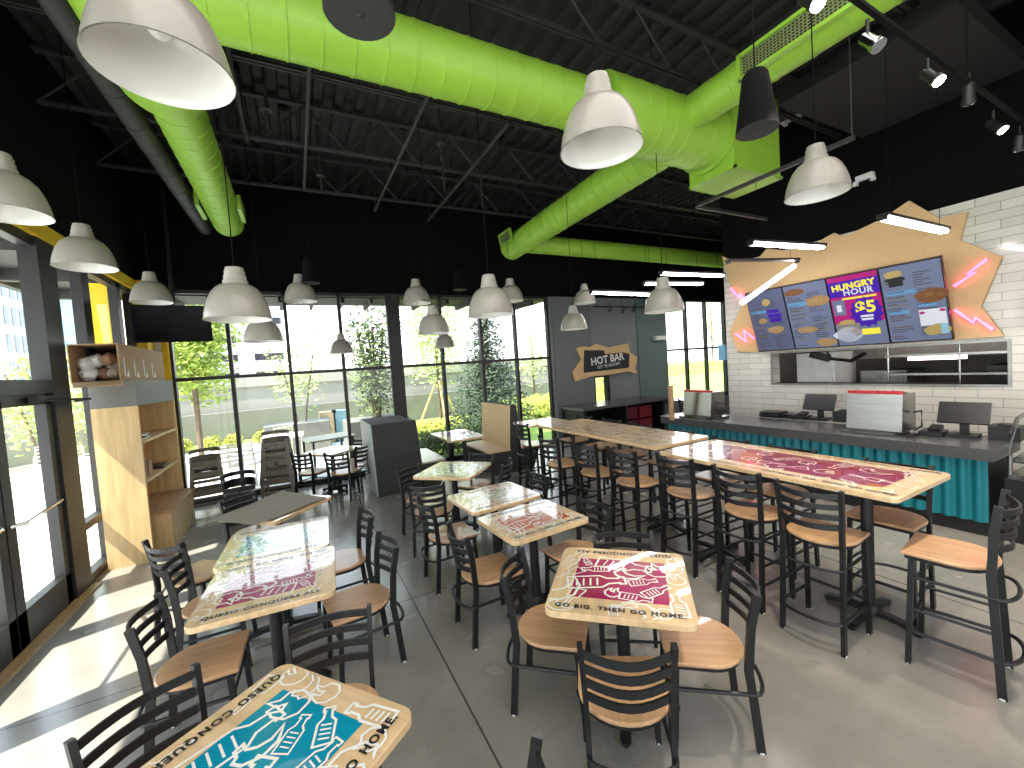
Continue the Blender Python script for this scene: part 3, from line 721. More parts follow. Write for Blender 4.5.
def grille(par, c, du, dv, w, h, nu, nv, nrm):
    """framed register; du, dv unit vectors, c relative to parent"""
    c, du, dv, nrm = Vector(c), Vector(du), Vector(dv), Vector(nrm)
    T = frame_matrix(c, du, dv)
    m = MB()
    for s in (-1, 1): m.box((s * w / 2, 0, .02), (.03, h + .03, .05), M=T); m.box((0, s * h / 2, .02), (w, .03, .05), M=T)
    f = m.build('grille_frame', M_grn, par)
    m = MB(); m.box((0, 0, .0), (w, h, .02), M=T); m.build('grille_backing', M_frame, par)
    m = MB()
    for i in range(1, nu): m.box((-w / 2 + w * i / nu, 0, .025), (.006, h, .008), M=T)
    for i in range(1, nv): m.box((0, -h / 2 + h * i / nv, .025), (w, .006, .008), M=T)
    m.build('grille_bars', mat('grille_grey', (.20, .26, .10), .5), par)
grille(d, (.215, 3.75, -.02), (0, 1, 0), (0, 0, 1), .55, .16, 14, 4, (1, 0, 0))
grille(d, (-.215, 3.75, -.02), (0, -1, 0), (0, 0, 1), .55, .16, 14, 4, (-1, 0, 0))
# elbow of the main duct into the left branch
m = MB(); m.lathe([(.001, -.62), (.30, -.60), (.325, -.55), (.325, .95), (.31, 1.0), (.205, 1.15)], 36, Matrix.Rotation(-PI / 2, 4, 'X')); e = m.build('duct_elbow', M_grn, loc=(-.736, mainY, DZ)); tag(e, 'wide green duct fitting behind the nearest pendant, joining main duct and left branch', 'duct')
d = duct('ventilation_duct', 'green spiral duct branch running from the wide section to the back wall', (4.13, mainY + .2, DZ), (4.20, 7.70, DZ - .06), .235, .2)
grille(d, (-.212, 4.05 - .2, .04), (0, -1, 0), (-.2, 0, 1), .45, .2, 12, 5, (-1, 0, 0))
d = duct('ventilation_duct', 'green spiral duct branch running from the wide section toward the track lights', (3.96, mainY - .2, DZ + .05), (3.96, -1.4, DZ + .05), .175, .3)
grille(d, (-.170, -1.22, -.02), (0, -1, 0), (.0, 0, 1), 1.0, .2, 34, 8, (-1, 0, 0))
d = duct('ventilation_duct', 'green spiral duct running right along the back wall', (4.30, 7.3, 4.49), (12.5, 7.3, 4.49), .185, .2)
g = duct('ventilation_duct', 'dark grey round duct left of the green left branch', (-1.19, 1.6, DZ + .03), (-1.10, 8.2, DZ + .03), .10, .5, cap0=True, mat_=M_dgrey)
t = thing('duct_plenum', 'green rectangular duct box where the main duct ends', 'duct', (5.0, 3.3, 4.1))
m = MB(); m.b2(-.44, .44, -.32, .28, 0, .95); m.build('box_body', M_grn, t)
m = MB(); m.b2(-.46, -.43, -.34, .30, .0, .03); m.b2(.43, .46, -.34, .30, 0, .03); m.b2(-.46, .46, -.34, -.31, 0, .03); m.b2(-.46, .46, .27, .30, 0, .03); m.build('flange', M_grn, t)
# black return-air box behind the plenum, under the roof
m = MB(); m.b2(0, 2.0, 0, 1.5, 0, .16); o = m.build('return_duct', mat('duct_black', (.0055, .0052, .005), .8), loc=(5.3, 1.4, 4.9)); tag(o, 'black rectangular return duct above the menu side of the room', 'duct')

# ------------------------------------------------------------------ ceiling speakers, strut, conduits
def speaker(label, loc):
    t = thing('pendant_speaker', label, 'speaker', loc, group='black pendant speakers')
    m = MB(); m.lathe([(.001, .34), (.055, .34), (.07, .32), (.10, .1), (.115, 0)], 28); m.build('speaker_body', M_black, t)
    m = MB(); m.lathe([(.001, -.004), (.113, -.002), (.115, .004)], 28); m.lathe([(.001, -.012), (.008, -.010), (.008, 0)], 10); m.build('speaker_face', mat('speaker_face', (.022, .021, .02), .8), t)
    m = MB(); m.tube([(0, 0, .34), (0, 0, 5.74 - loc[2])], .004, 6); m.build('cord', M_cord, t)
    return t
speaker('black pendant speaker seen from below at the top edge, over the main duct', onz(360, 14, 3.25))
speaker('black conical pendant speaker hanging in front of the green duct box', onz(757, 131, 3.35))
speaker('black pendant speaker against the back wall above the small left-centre pendant', ony(311, 283, 6.2))
speaker('black pendant speaker against the back wall above the right window bay', ony(460, 290, 6.6))
t = thing('strut_rail', 'thin dark strut hanging on rods in front of the green box', 'rail', (4.9, 2.9, 4.0))
m = MB(); m.b2(-.02, .02, -.9, .9, -.02, .02); m.b2(-.02, 1.6, .86, .9, -.02, .02); m.build('rail_bar', M_joist, t)
for q in (-.88, .86): MB().tube([(0, q, 0), (0, q, 1.75)], .006, 6).build('rod', M_joist, t)
for i, (x, y0_, y1_) in enumerate(((.35, 3.6, 7.2), (1.5, 4.2, 7.8), (2.55, 4.5, 8.0), (-.3, 3.4, 6.0))):
    m = MB(); m.tube([(0, 0, 0), (0, y1_ - y0_, 0)], .022, 8)
    for q in (.1, y1_ - y0_ - .1): m.tube([(0, q, 0), (0, q, .5)], .005, 6)
    o = m.build('sprinkler_pipe', M_joist, loc=(x, y0_, 5.0))
    tag(o, ('grey sprinkler pipe hung under the joists, left of centre', 'grey sprinkler pipe hung under the joists, above the low pendants', 'grey sprinkler pipe hung under the joists, nearest the green branch', 'grey sprinkler pipe hung under the joists, beside the nearest pendant')[i], 'pipe', 'ceiling pipes')
for i, (x, y, z) in enumerate(((-.05, 5.2, 4.8), (.55, 6.6, 4.8), (1.9, 5.2, 4.8), (2.2, 6.0, 4.75), (3.0, 6.4, 4.75))):
    t = thing('fire_sprinkler', 'small fire sprinkler on a short drop below the roof, %s' % ('just right of the nearest pendant', 'third along the left joist', 'above the middle of the room', 'near the upper left pendant row', 'close to the green branch')[i], 'sprinkler', (x, y, z), group='sprinkler heads')
    m = MB(); m.tube([(0, 0, .02), (0, 0, .9)], .016, 8); m.build('drop_pipe', M_joist, t)
    m = MB(); m.lathe([(.001, -.03), (.012, -.028), (.016, 0), (.008, .03)], 12); m.lathe([(.016, .16), (.06, .165), (.016, .17)], 16); m.build('sprinkler_nozzle', M_joist, t)

# ------------------------------------------------------------------ track lights
def track(label, p0, p1, n):
    p0, p1 = Vector(p0), Vector(p1)
    t = thing('light_track', label, 'light', p0)
    d = p1 - p0
    m = MB(); m.tube([(0, 0, 0), d], 0, flat=(.028, .022), up=(0, 0, 1)); m.build('track_bar', M_black, t)
    for f in (.05, .5, .95): MB().tube([d * f, d * f + Vector((0, 0, 5.74 - p0.z))], .005, 6).build('rod', M_cord, t)
    return t
def spot(label, loc, aim, lit):
    t = thing('track_spotlight', label, 'spotlight', loc, group='track spotlights')
    a = Vector(aim).normalized(); q = (-a).to_track_quat('Z', 'Y').to_matrix().to_4x4()
    m = MB(); m.lathe([(.034, 0), (.042, .002), (.042, .03), (.034, .04), (.034, .13), (.02, .15), (.001, .15)], 16, q); m.build('spot_body', M_blk if lit else M_chrome if lit is None else M_blk, t)
    m = MB(); m.lathe([(.001, -.003), (.036, -.003), (.036, .004)], 16, q); m.build('lens', M_bulb if lit else M_lens0, t)
    m = MB(); m.tube([q @ Vector((0, 0, .1)), q @ Vector((0, 0, .1)) + Vector((0, 0, .12))], .01, 6); m.build('stem', M_blk, t)
    return t
track('black light track with spotlights at the top right', (2.55, 1.15, 3.92), (6.6, 1.18, 3.92), 5)
for i, (u, v, lit) in enumerate(((818, 4, True), (879, 46, None), (939, 81, True), (969, 104, False), (1003, 130, True), (1019, 150, False))):
    p = onz(u, v, 3.78)
    spot(('lit spotlight at the top edge over the green duct grille', 'unlit chrome spotlight below the track, first from the duct', 'lit spotlight in the middle of the right track', 'unlit black spotlight between the two lit right ones', 'lit spotlight at the right edge above the tiled wall', 'unlit spotlight at the far right end of the track')[i], p, (.55, .15, -.8) if lit is False else (-.15, -.55, -.75), lit)
    if lit:
        L_ = bpy.data.lights.new('spot_light', 'SPOT'); L_.energy = 130; L_.spot_size = R(70); L_.color = (1, .9, .75); L_.shadow_soft_size = .04
        lo = bpy.data.objects.new('spot_light', L_); COL.objects.link(lo); lo.location = p + Vector((-.01, -.04, -.06)); lo.rotation_euler = Vector((.25, .1, -1)).to_track_quat('-Z', 'Y').to_euler()
track('short black light track in front of the slate wall above the sign', (6.45, 7.9, 3.32), (8.2, 7.9, 3.32), 4)
for i, (u, v) in enumerate(((609, 312), (622, 313), (633, 312), (645, 311))):
    spot('small black spotlight above the wall sign, %s from the left' % ('first', 'second', 'third', 'fourth')[i], ony(u, v, 7.9), (-.1, .5, -.8), False)
# ------------------------------------------------------------------ LED batten lights over the counter
def batten(label, x0, x1, y, z, dy=0.0, lit=True):
    t = thing('linear_light', label, 'light', ((x0 + x1) / 2, y, z), math.atan2(dy, x1 - x0), group='linear tube lights over the counter')
    L = x1 - x0
    m = MB(); m.box((0, 0, .055), (L + .06, .10, .03)); m.box((-L / 2 - .02, 0, .03), (.02, .07, .05)); m.box((L / 2 + .02, 0, .03), (.02, .07, .05)); m.build('light_housing', M_blk, t)
    if lit:
        for s in (-.022, .022): MB().tube([(-L / 2, s, .022), (L / 2, s, .022)], .017, 10).build('light_tube', M_led, t)
    for s in (-1, 1): MB().tube([(s * L * .42, 0, .07), (s * L * .42, 0, 5.7 - z)], .003, 5).build('hanger', M_cord, t)
    return t
for i, (a, b, lab) in enumerate(((( 884, 219), (944, 232), 'bright linear light nearest the camera, before the plywood burst'), ((752, 244), (822, 248), 'bright linear light before the upper left of the plywood burst'),
    ((662, 274), (722, 276), 'bright linear light left of the burst, uppermost of the three before the slate wall'), ((645, 284), (702, 284), 'bright linear light in the middle of the three before the slate wall'), ((592, 293), (652, 295), 'bright linear light lowest of the three, over the wall sign'))):
    z = 3.30 if i != 0 else 3.2
    if i == 4: z = 3.2
    p, q = onz(*a, z), onz(*b, z); batten(lab, p.x, q.x, (p.y + q.y) / 2, z - .02, q.y - p.y)
p, q = onz(728, 263, 3.3), onz(797, 262, 3.3)
t = batten('dark linear fixture whose lit tube hangs down by one end', p.x, q.x, (p.y + q.y) / 2, 3.28, q.y - p.y, lit=False)
T = t.matrix_basis.inverted()
a_ = onz(794, 266, 3.27); d_ = ray(742, 303); best = None
for k in range(400):
    P_ = CAM + d_ * (3.0 + k * .02)
    e_ = abs((P_ - a_).length - 1.2)
    if best is None or (P_ - a_).length > 1.2 and P_.y < a_.y - 99: best = (e_, P_)
    if e_ < best[0]: best = (e_, P_)
    if best[0] < .015: break
m = MB(); m.tube([T @ a_, T @ best[1]], .03, 10); m.build('light_tube', M_led, t)

# ------------------------------------------------------------------ menu burst, screens, neon
t = thing('menu_burst_panel', 'big spiky plywood burst mounted on the tiled wall around the menu screens', 'sign', (KX - .05, 3.3, 2.8))
pts = [(721.6, 256), (737, 263), (757.5, 259), (767, 248.4), (790, 251), (820, 240.6), (834, 232.8), (843.4, 236.9), (882, 218.8), (909, 200.6), (938.8, 218), (967.5, 211.9), (960, 240), (1002, 256.9), (981, 306), (1003.8, 336), (955, 339.5), (760, 352), (738, 352), (735, 345), (729, 332), (744, 300), (730, 285)]
P = [onx(u, v, KX - .05) for u, v in pts]
m = MB(); n = len(P)
vs = [(p.x - (KX - .05), p.y - 3.3, p.z - 2.8) for p in P] + [(.048, p.y - 3.3, p.z - 2.8) for p in P]
m.add(vs, [tuple(range(n)), tuple(range(2 * n - 1, n - 1, -1))] + [(i, i + n, (i + 1) % n + n, (i + 1) % n) for i in range(n)])
o = m.build('plywood_sheet', M_ply, t)
bm = bmesh.new(); bm.from_mesh(o.data); bmesh.ops.recalc_face_normals(bm, faces=bm.faces); bm.to_mesh(o.data); bm.free()
# screens in local frame: x to the viewer's right (-Y), y up
SX = KX - .14
scr_c = [((4.70, 4.045)), (4.045, 3.40), (3.40, 2.735), (2.735, 2.06)]
k0 = (KX - .14) / 7.25
M_scr = mat('screen_bezel', (.008, .008, .009), .3)
def scol(name, c, s=.62): return mat(name, tuple(x * .35 for x in c), .3, emit=c, estr=s, noise=.03)
M_sbg = scol('screen_blue_grey', (.125, .15, .235)); M_sbg2 = scol('screen_blue_grey_dark', (.085, .10, .17)); M_txt = scol('screen_text_dim', (.055, .055, .06)); M_head = scol('screen_head_blue', (.10, .25, .42)); M_yl = scol('screen_text_olive', (.16, .13, .035))
M_food = scol('screen_food_tan', (.30, .19, .09)); M_food2 = scol('screen_food_brown', (.16, .07, .03)); M_food3 = scol('screen_food_yellow', (.36, .27, .10)); M_pur = scol('screen_purple', (.045, .012, .30)); M_pink = scol('screen_pink', (.34, .012, .15)); M_lem = scol('screen_lemon', (.75, .66, .06)); M_wh = scol('screen_white', (.55, .58, .62)); M_sky = scol('screen_light_blue', (.22, .42, .52)); M_blkf = scol('screen_cup_black', (.015, .017, .02))
W_, H_ = .62 * 1.02, 1.06
SN = ('leftmost menu screen with purple text block', 'second menu screen from the left with wraps and taco photos', 'menu screen reading HUNGRY HOUR with a purple and pink ad', 'rightmost menu screen with dark dip cup and wings')
def blob(m, cx, cy, rx, ry, z, seed, T, n=14):
    r = random.Random(seed)
    m.add([(cx + rx * math.cos(2 * PI * k / n) * r.uniform(.82, 1.08), cy + ry * math.sin(2 * PI * k / n) * r.uniform(.82, 1.08), z) for k in range(n)], [tuple(range(n))], False, T)
def rect(m, x0, x1, y0, y1, z, T): m.add([(x0, y0, z), (x1, y0, z), (x1, y1, z), (x0, y1, z)], [(0, 1, 2, 3)], False, T)

PTL, PTR, PBR, PBL = onx(743.4, 293.9, 6.95), onx(939.6, 256.6, 6.95), onx(955, 339.3, 7.29), onx(759.8, 351.7, 7.29)
for i in range(4):
    q = [PTL.lerp(PTR, i / 4), PTL.lerp(PTR, (i + 1) / 4), PBR.lerp(PBL, 1 - (i + 1) / 4), PBR.lerp(PBL, 1 - i / 4)]
    c_ = (q[0] + q[1] + q[2] + q[3]) / 4
    yd = ((q[0] + q[1]) - (q[2] + q[3])); yd.y = 0; h = yd.length / 2; w = abs((q[0].y - q[1].y) + (q[3].y - q[2].y)) / 2
    t = thing('menu_screen', SN[i], 'screen', c_, group='menu screens on the plywood burst')
    T = frame_matrix((0, 0, 0), (0, -1, 0), yd)
    m = MB(); m.box((0, 0, -.03), (w - .004, h, .055), M=T); m.build('screen_casing', M_scr, t)
    m = MB(); m.tube([T @ Vector((0, 0, -.05)), Vector((KX - .055 - c_.x, 0, 0))], .03, 6); m.build('wall_bracket', M_blk, t)
    a, b = w / 2 - .012, h / 2 - .015
    m = MB(); rect(m, -a, a, -b, b, .001, T); m.build('display', (M_sbg2, M_sbg, M_sbg, M_sbg)[i], t)
    def part(nm, mt, rects=(), blobs=()):
        m = MB()
        for r_ in rects: rect(m, r_[0] * a, r_[1] * a, r_[2] * b, r_[3] * b, r_[4] if len(r_) > 4 else .002, T)
        if rects: m.build(nm, mt, t)
        for k_, bb in enumerate(blobs):
            m = MB(); blob(m, bb[0] * a, bb[1] * b, bb[2], bb[3], .003, k_ + i * 7, T); m.build(nm, mt, t)
    rnd = random.Random(i + 20)
    if i in (0, 1, 3):
        rects = []
        y = .82
        while y > -.95:
            for c0 in (-.9, .08):
                if rnd.random() < .62: rects.append((c0, c0 + rnd.uniform(.3, .75), y - .012, y + .012))
            y -= .062
        part('menu_text', M_txt, rects)
        part('menu_heading', M_head, [(-.92, -.05, .28, .36)] if i == 0 else [(-.9, 0, .34, .46)] if i == 1 else [(-.92, .15, .26, .36), (-.92, -.2, -.25, -.17), (.12, .7, -.12, -.05)])
        part('menu_prices', M_yl, [(-.85, -.2, k - .012, k + .012) for k in ((-.2, -.5, .0) if i == 0 else (.18, .02, -.16, -.7) if i == 1 else (.14, -.02, -.35, -.6, .62, .7, .55))] + [(.15, .8, k - .012, k + .012) for k in (-.25, -.45)])
    if i == 0:
        part('food_photo', M_food, (), [(-.35, .02, .075, .05), (.25, -.32, .15, .065)]); part('food_photo', M_food3, (), [(.05, .62, .07, .06), (.3, -.26, .1, .03)])
        part('purple_block', M_pur, [(-.05, .62, .25, .36, .004), (-.02, .72, .10, .22, .004), (.05, .7, -.05, .07, .004)])
    elif i == 1:
        part('food_photo', M_food2, (), [(-.5, .78, .16, .06)]); part('food_photo', M_food, (), [(.5, .42, .18, .09), (-.25, -.42, .17, .055), (.55, -.85, .15, .07)])
        part('food_photo', M_food3, (), [(.45, .44, .1, .04), (-.2, -.42, .09, .03)])
    elif i == 3:
        part('food_photo', M_food3, (), [(-.55, .8, .1, .05)]); part('dip_cup', M_blkf, [(-.75, -.25, .48, .66, .004)], [(-.5, .66, .11, .035)]); part('food_photo', M_food2, (), [(.45, .15, .13, .07), (.7, .2, .12, .07), (.55, .05, .12, .05), (.85, .12, .08, .05)]); part('food_photo', M_food, (), [(.5, .16, .07, .04), (.78, .14, .06, .03)])
        part('promo_card', M_wh, [(.1, .95, -.62, -.2, .0025)]); part('promo_food', M_food3, (), [(.5, -.75, .1, .07), (.7, -.72, .1, .08)]); part('promo_accent', M_sky, [(.72, .95, -.85, -.6, .004)]); part('promo_accent', M_pink, (), [(.2, -.28, .03, .02), (.85, -.25, .03, .02)])
    else:
        part('ad_pink', M_pink, [(-a / a, 1, -.35, 1)]); part('ad_purple', M_pur, [(-1, 1, .42, .86, .003)], [])
        part('ad_pale', M_sbg, [(-1, 1, -1, -.38, .003), (-.95, -.45, -.1, .34, .0035)])
        m = MB(); n_ = 28; bx, by = .35 * a, -.08 * b
        m.add([(bx + (.20 if k % 2 else .165) * math.cos(2 * PI * k / n_), by + (.235 if k % 2 else .19) * math.sin(2 * PI * k / n_), .004) for k in range(n_)], [tuple(range(n_))], False, T); m.build('price_burst', M_pur, t)
        m = MB(); lettering(m, 'HUNGRY', .118, T @ Matrix.Translation((0, .70 * b, .006)) @ Matrix.Rotation(R(3), 4, 'Z'), .006, 1.05); m.build('lettering', M_lem, t)
        m = MB(); lettering(m, 'HOUR', .115, T @ Matrix.Translation((.05, .52 * b, .006)), .003, 1.1); m.build('lettering', M_wh, t)
        m = MB(); lettering(m, '$5', .23, T @ Matrix.Translation((.35 * a, .05 * b, .006)), .008, 1.0); m.build('lettering', M_lem, t)
        part('ad_text', M_wh, [(.1, .6, -.22, -.16, .006), (.12, .58, -.31, -.25, .006), (-.8, -.6, .0, .2, .005)]); part('ad_text', M_lem, [(-.5, .85, .33, .38, .004), (.05, .75, -.72, -.55, .005)])
        part('food_photo', M_food3, (), [(-.45, -.42, .16, .09)]); part('food_photo', M_wh, (), [(-.5, -.68, .2, .12)]); part('food_photo', M_food2, (), [(-.15, -.62, .08, .06)])
# neon bolts: each is one tube
def neon(label, pts):
    p = [onx(u, v, KX - .085) for u, v in pts]; c = p[0]
    t = thing('neon_bolt', label, 'neon light', c, group='pink neon bolts')
    m = MB(); m.tube([q - c for q in p], .016, 8); m.build('neon_tube', M_neon, t)
    m = MB()
    for q in (p[0], p[-1]): m.tube([q - c, q - c + Vector((.035, 0, 0))], .008, 6)
    m.build('mount', M_blk, t)
def c2(x, y): return (820 + x / 4.52, 170 + y / 4.52)
def c3(x, y): return (720 + x / 6.4, 240 + y / 6.4)
neon('pink neon bolt at the upper right of the plywood burst', [c2(*p) for p in ((755, 403), (665, 470), (700, 463), (605, 525))])
neon('pink neon bolt at the lower right of the plywood burst', [c2(*p) for p in ((608, 633), (692, 690), (702, 668), (782, 722))])
neon('pink neon bolt at the upper left of the plywood burst', [c3(*p) for p in ((70, 310), (115, 362), (132, 345), (155, 372))])
neon('pink neon zigzag at the lower left of the plywood burst', [c3(*p) for p in ((100, 600), (165, 650), (152, 580), (220, 632))])

# ------------------------------------------------------------------ service counter
t = thing('service_counter', 'long service counter with dark top and teal corrugated front', 'counter', (6.0, 3.4, 0))
CX = 6.0; CY = 3.4
m = MB(); m.prism([(-.06, 2.12), (-.06, -2.02), (.75, -2.02), (.75, 2.12), (.3, 2.25), (.05, 2.22)][::-1], .79, .91); m.build('countertop', M_ctop, t)
m = MB(); m.b2(.05, .72, -1.96, 2.1, 0, .79); m.build('counter_body', mat('counter_black', (.008, .008, .009), .5), t)
m = MB(); yy = -1.96; vs = []; n = 0
while yy < 2.0:
    vs += [(.0 + .022 * math.cos(2 * PI * yy / .115) , yy, .15), (.0 + .022 * math.cos(2 * PI * yy / .115), yy, .785)]; n += 1; yy += .0115
m.add(vs, [(2 * i, 2 * i + 1, 2 * i + 3, 2 * i + 2) for i in range(n - 1)], True); m.build('corrugated_front', M_corr, t)

def pos(label, u, v, grp):
    p = onz(u, v, .91)
    t = thing('cash_register', label, 'cash register', (p.x, p.y, .91), R(-86), group=grp)
    m = MB(); m.box((0, .0, .02), (.24, .2, .04)); m.box((0, .03, .11), (.07, .05, .16)); m.build('stand', M_blk, t)
    T = Matrix.Translation((0, .0, .27)) @ Matrix.Rotation(R(-28), 4, 'X')
    m = MB(); m.box((0, 0, 0), (.40, .035, .25), M=T); m.build('monitor', M_scr, t)
    m = MB(); m.box((.3, .05, .075), (.22, .26, .15)); m.box((.3, .05, .16), (.10, .12, .02)); m.build('receipt_printer', M_blk, t)
    m = MB(); m.box((-.24, -.02, .03), (.2, .24, .05)); m.box((-.22, -.02, .08), (.1, .16, .04), rx=.2); m.build('card_reader', M_blk, t)
pos('black tilted cash register monitor at the right end of the counter', 964, 437, 'cash registers')
pos('black tilted cash register monitor left of the steel drink machine', 820, 420, 'cash registers')
def drinks(label, y0, y1, x, h, lean):
    t = thing('drink_dispenser', label, 'drink machine', (x, (y0 + y1) / 2, .91), group='steel drink machines')
    w = y1 - y0
    m = MB(); m.add([(-.16, -w / 2, .07), (.22, -w / 2, .07), (.22, w / 2, .07), (-.16, w / 2, .07), (-.11, -w / 2, h), (.22, -w / 2, h), (.22, w / 2, h), (-.11, w / 2, h)], [(0, 3, 2, 1), (4, 5, 6, 7), (0, 1, 5, 4), (1, 2, 6, 5), (2, 3, 7, 6), (3, 0, 4, 7)]); m.build('cabinet', M_steel, t)
    m = MB(); m.b2(-.22, .24, -w / 2 - .06, w / 2 + .04, .0, .04); m.b2(-.2, .2, -w / 2 + .05, w / 2 - .05, .04, .07); m.build('drip_tray', M_steel, t)
    m = MB()
    for k in range(7): m.box((-.09, -w / 2 + (k + .5) * w / 7, h + .02), (.05, w / 7 - .01, .035))
    m.build('flavour_caps', M_red, t)
    m = MB(); m.tube([(.1, -w / 2 - .02, h * .55), (.1, -w / 2 - .09, h * .6), (.1, -w / 2 - .09, .12), (.1, -w / 2 - .02, .06)], .012, 8); m.build('hose', M_blk, t)
    return t
drinks('stainless drink machine with red flavour caps in the middle of the counter', 2.12, 2.66, 6.25, .50, 0)
drinks('stainless drink machine at the far left end of the counter, before the window', 4.55, 5.1, 6.2, .46, 0)
# napkin / tray piles
for j, (u, v, n_, lab) in enumerate(((772, 417, 7, 'tall'), (790, 418, 5, 'low'))):
    p = onz(u, v, .91); p.x += .05
    for k in range(n_):
        o = MB().prism(rrect(.34, .26, .03), 0, .012, ch=.003).build('serving_tray', M_blk, loc=(p.x + random.uniform(-.02, .02), p.y + random.uniform(-.02, .02), .911 + k * .0135), rz=R(90 + random.uniform(-6, 6)))
        tag(o, 'thin black serving tray, %s from the bottom of the %s' % (('first', 'second', 'third', 'fourth', 'fifth', 'sixth', 'seventh')[k], 'taller pile' if j == 0 else 'shorter pile beside the register'), 'tray', 'tall pile of trays on the counter' if j == 0 else 'low pile of trays on the counter')
p = onz(672, 420, .91); m = MB(); m.lathe([(.045, 0), (.045, .60)], 20, cap=True); o = m.build('cardboard_tube', M_card, loc=(p.x, p.y, .911)); tag(o, 'brown cardboard tube standing at the far end of the counter', 'tube')
# glass display case at the right edge
t = thing('display_case', 'curved glass display case on a dark stand at the right edge', 'display case', (6.45, .98, 0))
m = MB(); m.b2(-.4, .4, -.36, .36, 0, .62); m.build('case_stand', M_blk, t)
m = MB(); m.b2(-.38, .38, -.34, .34, .62, .66); m.b2(-.38, .38, -.34, .34, .78, .80)
for a_ in (-.33, .33):
    m.tube([(-.37, a_, .66), (-.37, a_, .85), (-.3, a_, 1.05), (-.12, a_, 1.18), (.1, a_, 1.2), (.36, a_, 1.2), (.36, a_, .66)], .018, 8)
m.build('case_frame', M_steel, t)
m = MB(); pr = [(-.36, .66), (-.36, .85), (-.29, 1.05), (-.12, 1.17), (.1, 1.19), (.35, 1.19)]
m.add([(x, -.33, z) for x, z in pr] + [(x, .33, z) for x, z in pr], [(i, i + 1, i + 7, i + 6) for i in range(5)], True); m.build('case_glass', M_glass, t)

# kitchen equipment seen through the pass
t = thing('exhaust_hood', 'steel exhaust hood seen through the kitchen pass', 'hood', (9.3, 2.7, 1.75))
m = MB(); m.add([(-.7, -1.0, 0), (.7, -1.0, 0), (.7, 1.1, 0), (-.7, 1.1, 0), (-.3, -1.0, .9), (.7, -1.0, .9), (.7, 1.1, .9), (-.3, 1.1, .9)], [(0, 3, 2, 1), (4, 5, 6, 7), (0, 1, 5, 4), (1, 2, 6, 5), (2, 3, 7, 6), (3, 0, 4, 7)]); m.build('hood_body', M_dsteel, t)
t = thing('kitchen_shelf', 'steel heat-lamp shelf behind the kitchen pass', 'shelf', (8.3, 2.15, 0))
m = MB(); m.b2(-.2, .2, -.8, .85, 1.5, 1.53); m.b2(-.2, .2, -.8, .85, 1.78, 1.81)
m.build('shelf_board', M_steel, t)
for y in (-.78, .05, .83):
    m = MB(); m.tube([(-.15, y, 0), (-.15, y, 1.95)], .016, 8); m.build('post', M_steel, t)
m = MB(); m.b2(-.14, -.06, .0, .6, 1.72, 1.77); m.build('heat_lamp', mat('heat_lamp', (1, .9, .8), .4, emit=(1, .8, .68), estr=5), t)
for k, (y, c, lab) in enumerate(((3.95, M_white2, 'white cabinet at the left end of the kitchen pass'), (3.2, M_dsteel, 'steel fryer cabinet behind the kitchen pass'), (1.75, M_blk, 'black oven behind the right of the kitchen pass'))):
    m = MB(); m.b2(-.35, .35, -.3, .3, 0, (1.9, 1.55, 1.6)[k]); m.b2(-.37, -.35, -.26, .26, .2, (1.8, 1.45, 1.5)[k])
    o = m.build('kitchen_cabinet', c, loc=((8.4, 8.9, 8.9)[k], y, 0)); tag(o, lab, 'cabinet', 'kitchen cabinets')
t = thing('ticket_printer_arm', 'black articulated arm and monitor in the left of the kitchen pass', 'monitor', (8.0, 3.5, 1.75))
m = MB(); m.tube([(0, .3, .35), (0, .2, .05), (0, -.1, .0), (0, -.3, .12)], .03, 8); m.build('arm', M_blk, t)
m = MB(); m.box((0, .35, .1), (.05, .3, .12), rx=.3); m.build('monitor', M_scr, t)

# ------------------------------------------------------------------ hot bar corner
t = thing('bar_counter', 'black bar counter with red bins under it along the slate wall', 'counter', (7.0, 8.2, 0))
m = MB(); m.b2(-1.15, 1.6, -.45, .48, .86, .93); m.build('countertop', M_ctop, t)
m = MB(); m.b2(-1.1, -1.04, -.4, .45, 0, .86); m.b2(1.5, 1.56, -.4, .45, 0, .86); m.b2(.2, .26, -.4, .45, 0, .86); m.b2(-1.1, 1.56, .4, .45, 0, .86); m.b2(-1.04, 1.5, -.36, .45, .08, .12); m.build('cabinet_frame', M_blk, t)
for k in range(4):
    x = 7.45 + (k % 2) * .5; z = .13 + (k // 2) * .34
    m = MB(); m.b2(-.2, .2, -.22, .22, 0, .02)
    for s in (-1, 1): m.b2(s * .2 - .01, s * .2 + .01, -.22, .22, 0, .3); m.b2(-.2, .2, s * .21 - .01, s * .21 + .01, 0, .3)
    m.b2(-.22, .22, -.24, .24, .29, .31)
    o = m.build('storage_bin', mat('bin_red', (.17, .006, .012), .5) if k % 2 else M_maroon, loc=(x, 8.1, z)); tag(o, ('dark maroon bin at the bottom left under the bar counter', 'red bin at the bottom right under the bar counter', 'dark maroon bin stacked on another under the bar counter', 'red bin stacked on another under the bar counter')[k], 'bin', 'bins under the bar counter')
t = thing('wall_sign', 'jagged plywood sign reading HOT BAR on the slate wall', 'sign', (7.5, WY - .12, 2.0))
s = 14.63
def c4_(x, y): return ony(570 + x / s, 340 + y / s, WY - .14)
pl = [(90, 120), (200, 92), (300, 100), (380, 55), (560, 108), (680, 85), (855, 50), (875, 175), (990, 260), (950, 420), (980, 470), (960, 490), (860, 455), (560, 510), (340, 530), (70, 610), (40, 470), (165, 285)]
P = [c4_(*p) for p in pl]; n = len(P)
m = MB(); m.add([(p.x - 7.5, -.02, p.z - 2.0) for p in P] + [(p.x - 7.5, .03, p.z - 2.0) for p in P], [tuple(range(n)), tuple(range(2 * n - 1, n - 1, -1))] + [(i, i + n, (i + 1) % n + n, (i + 1) % n) for i in range(n)])
o = m.build('plywood_sheet', M_ply, t)
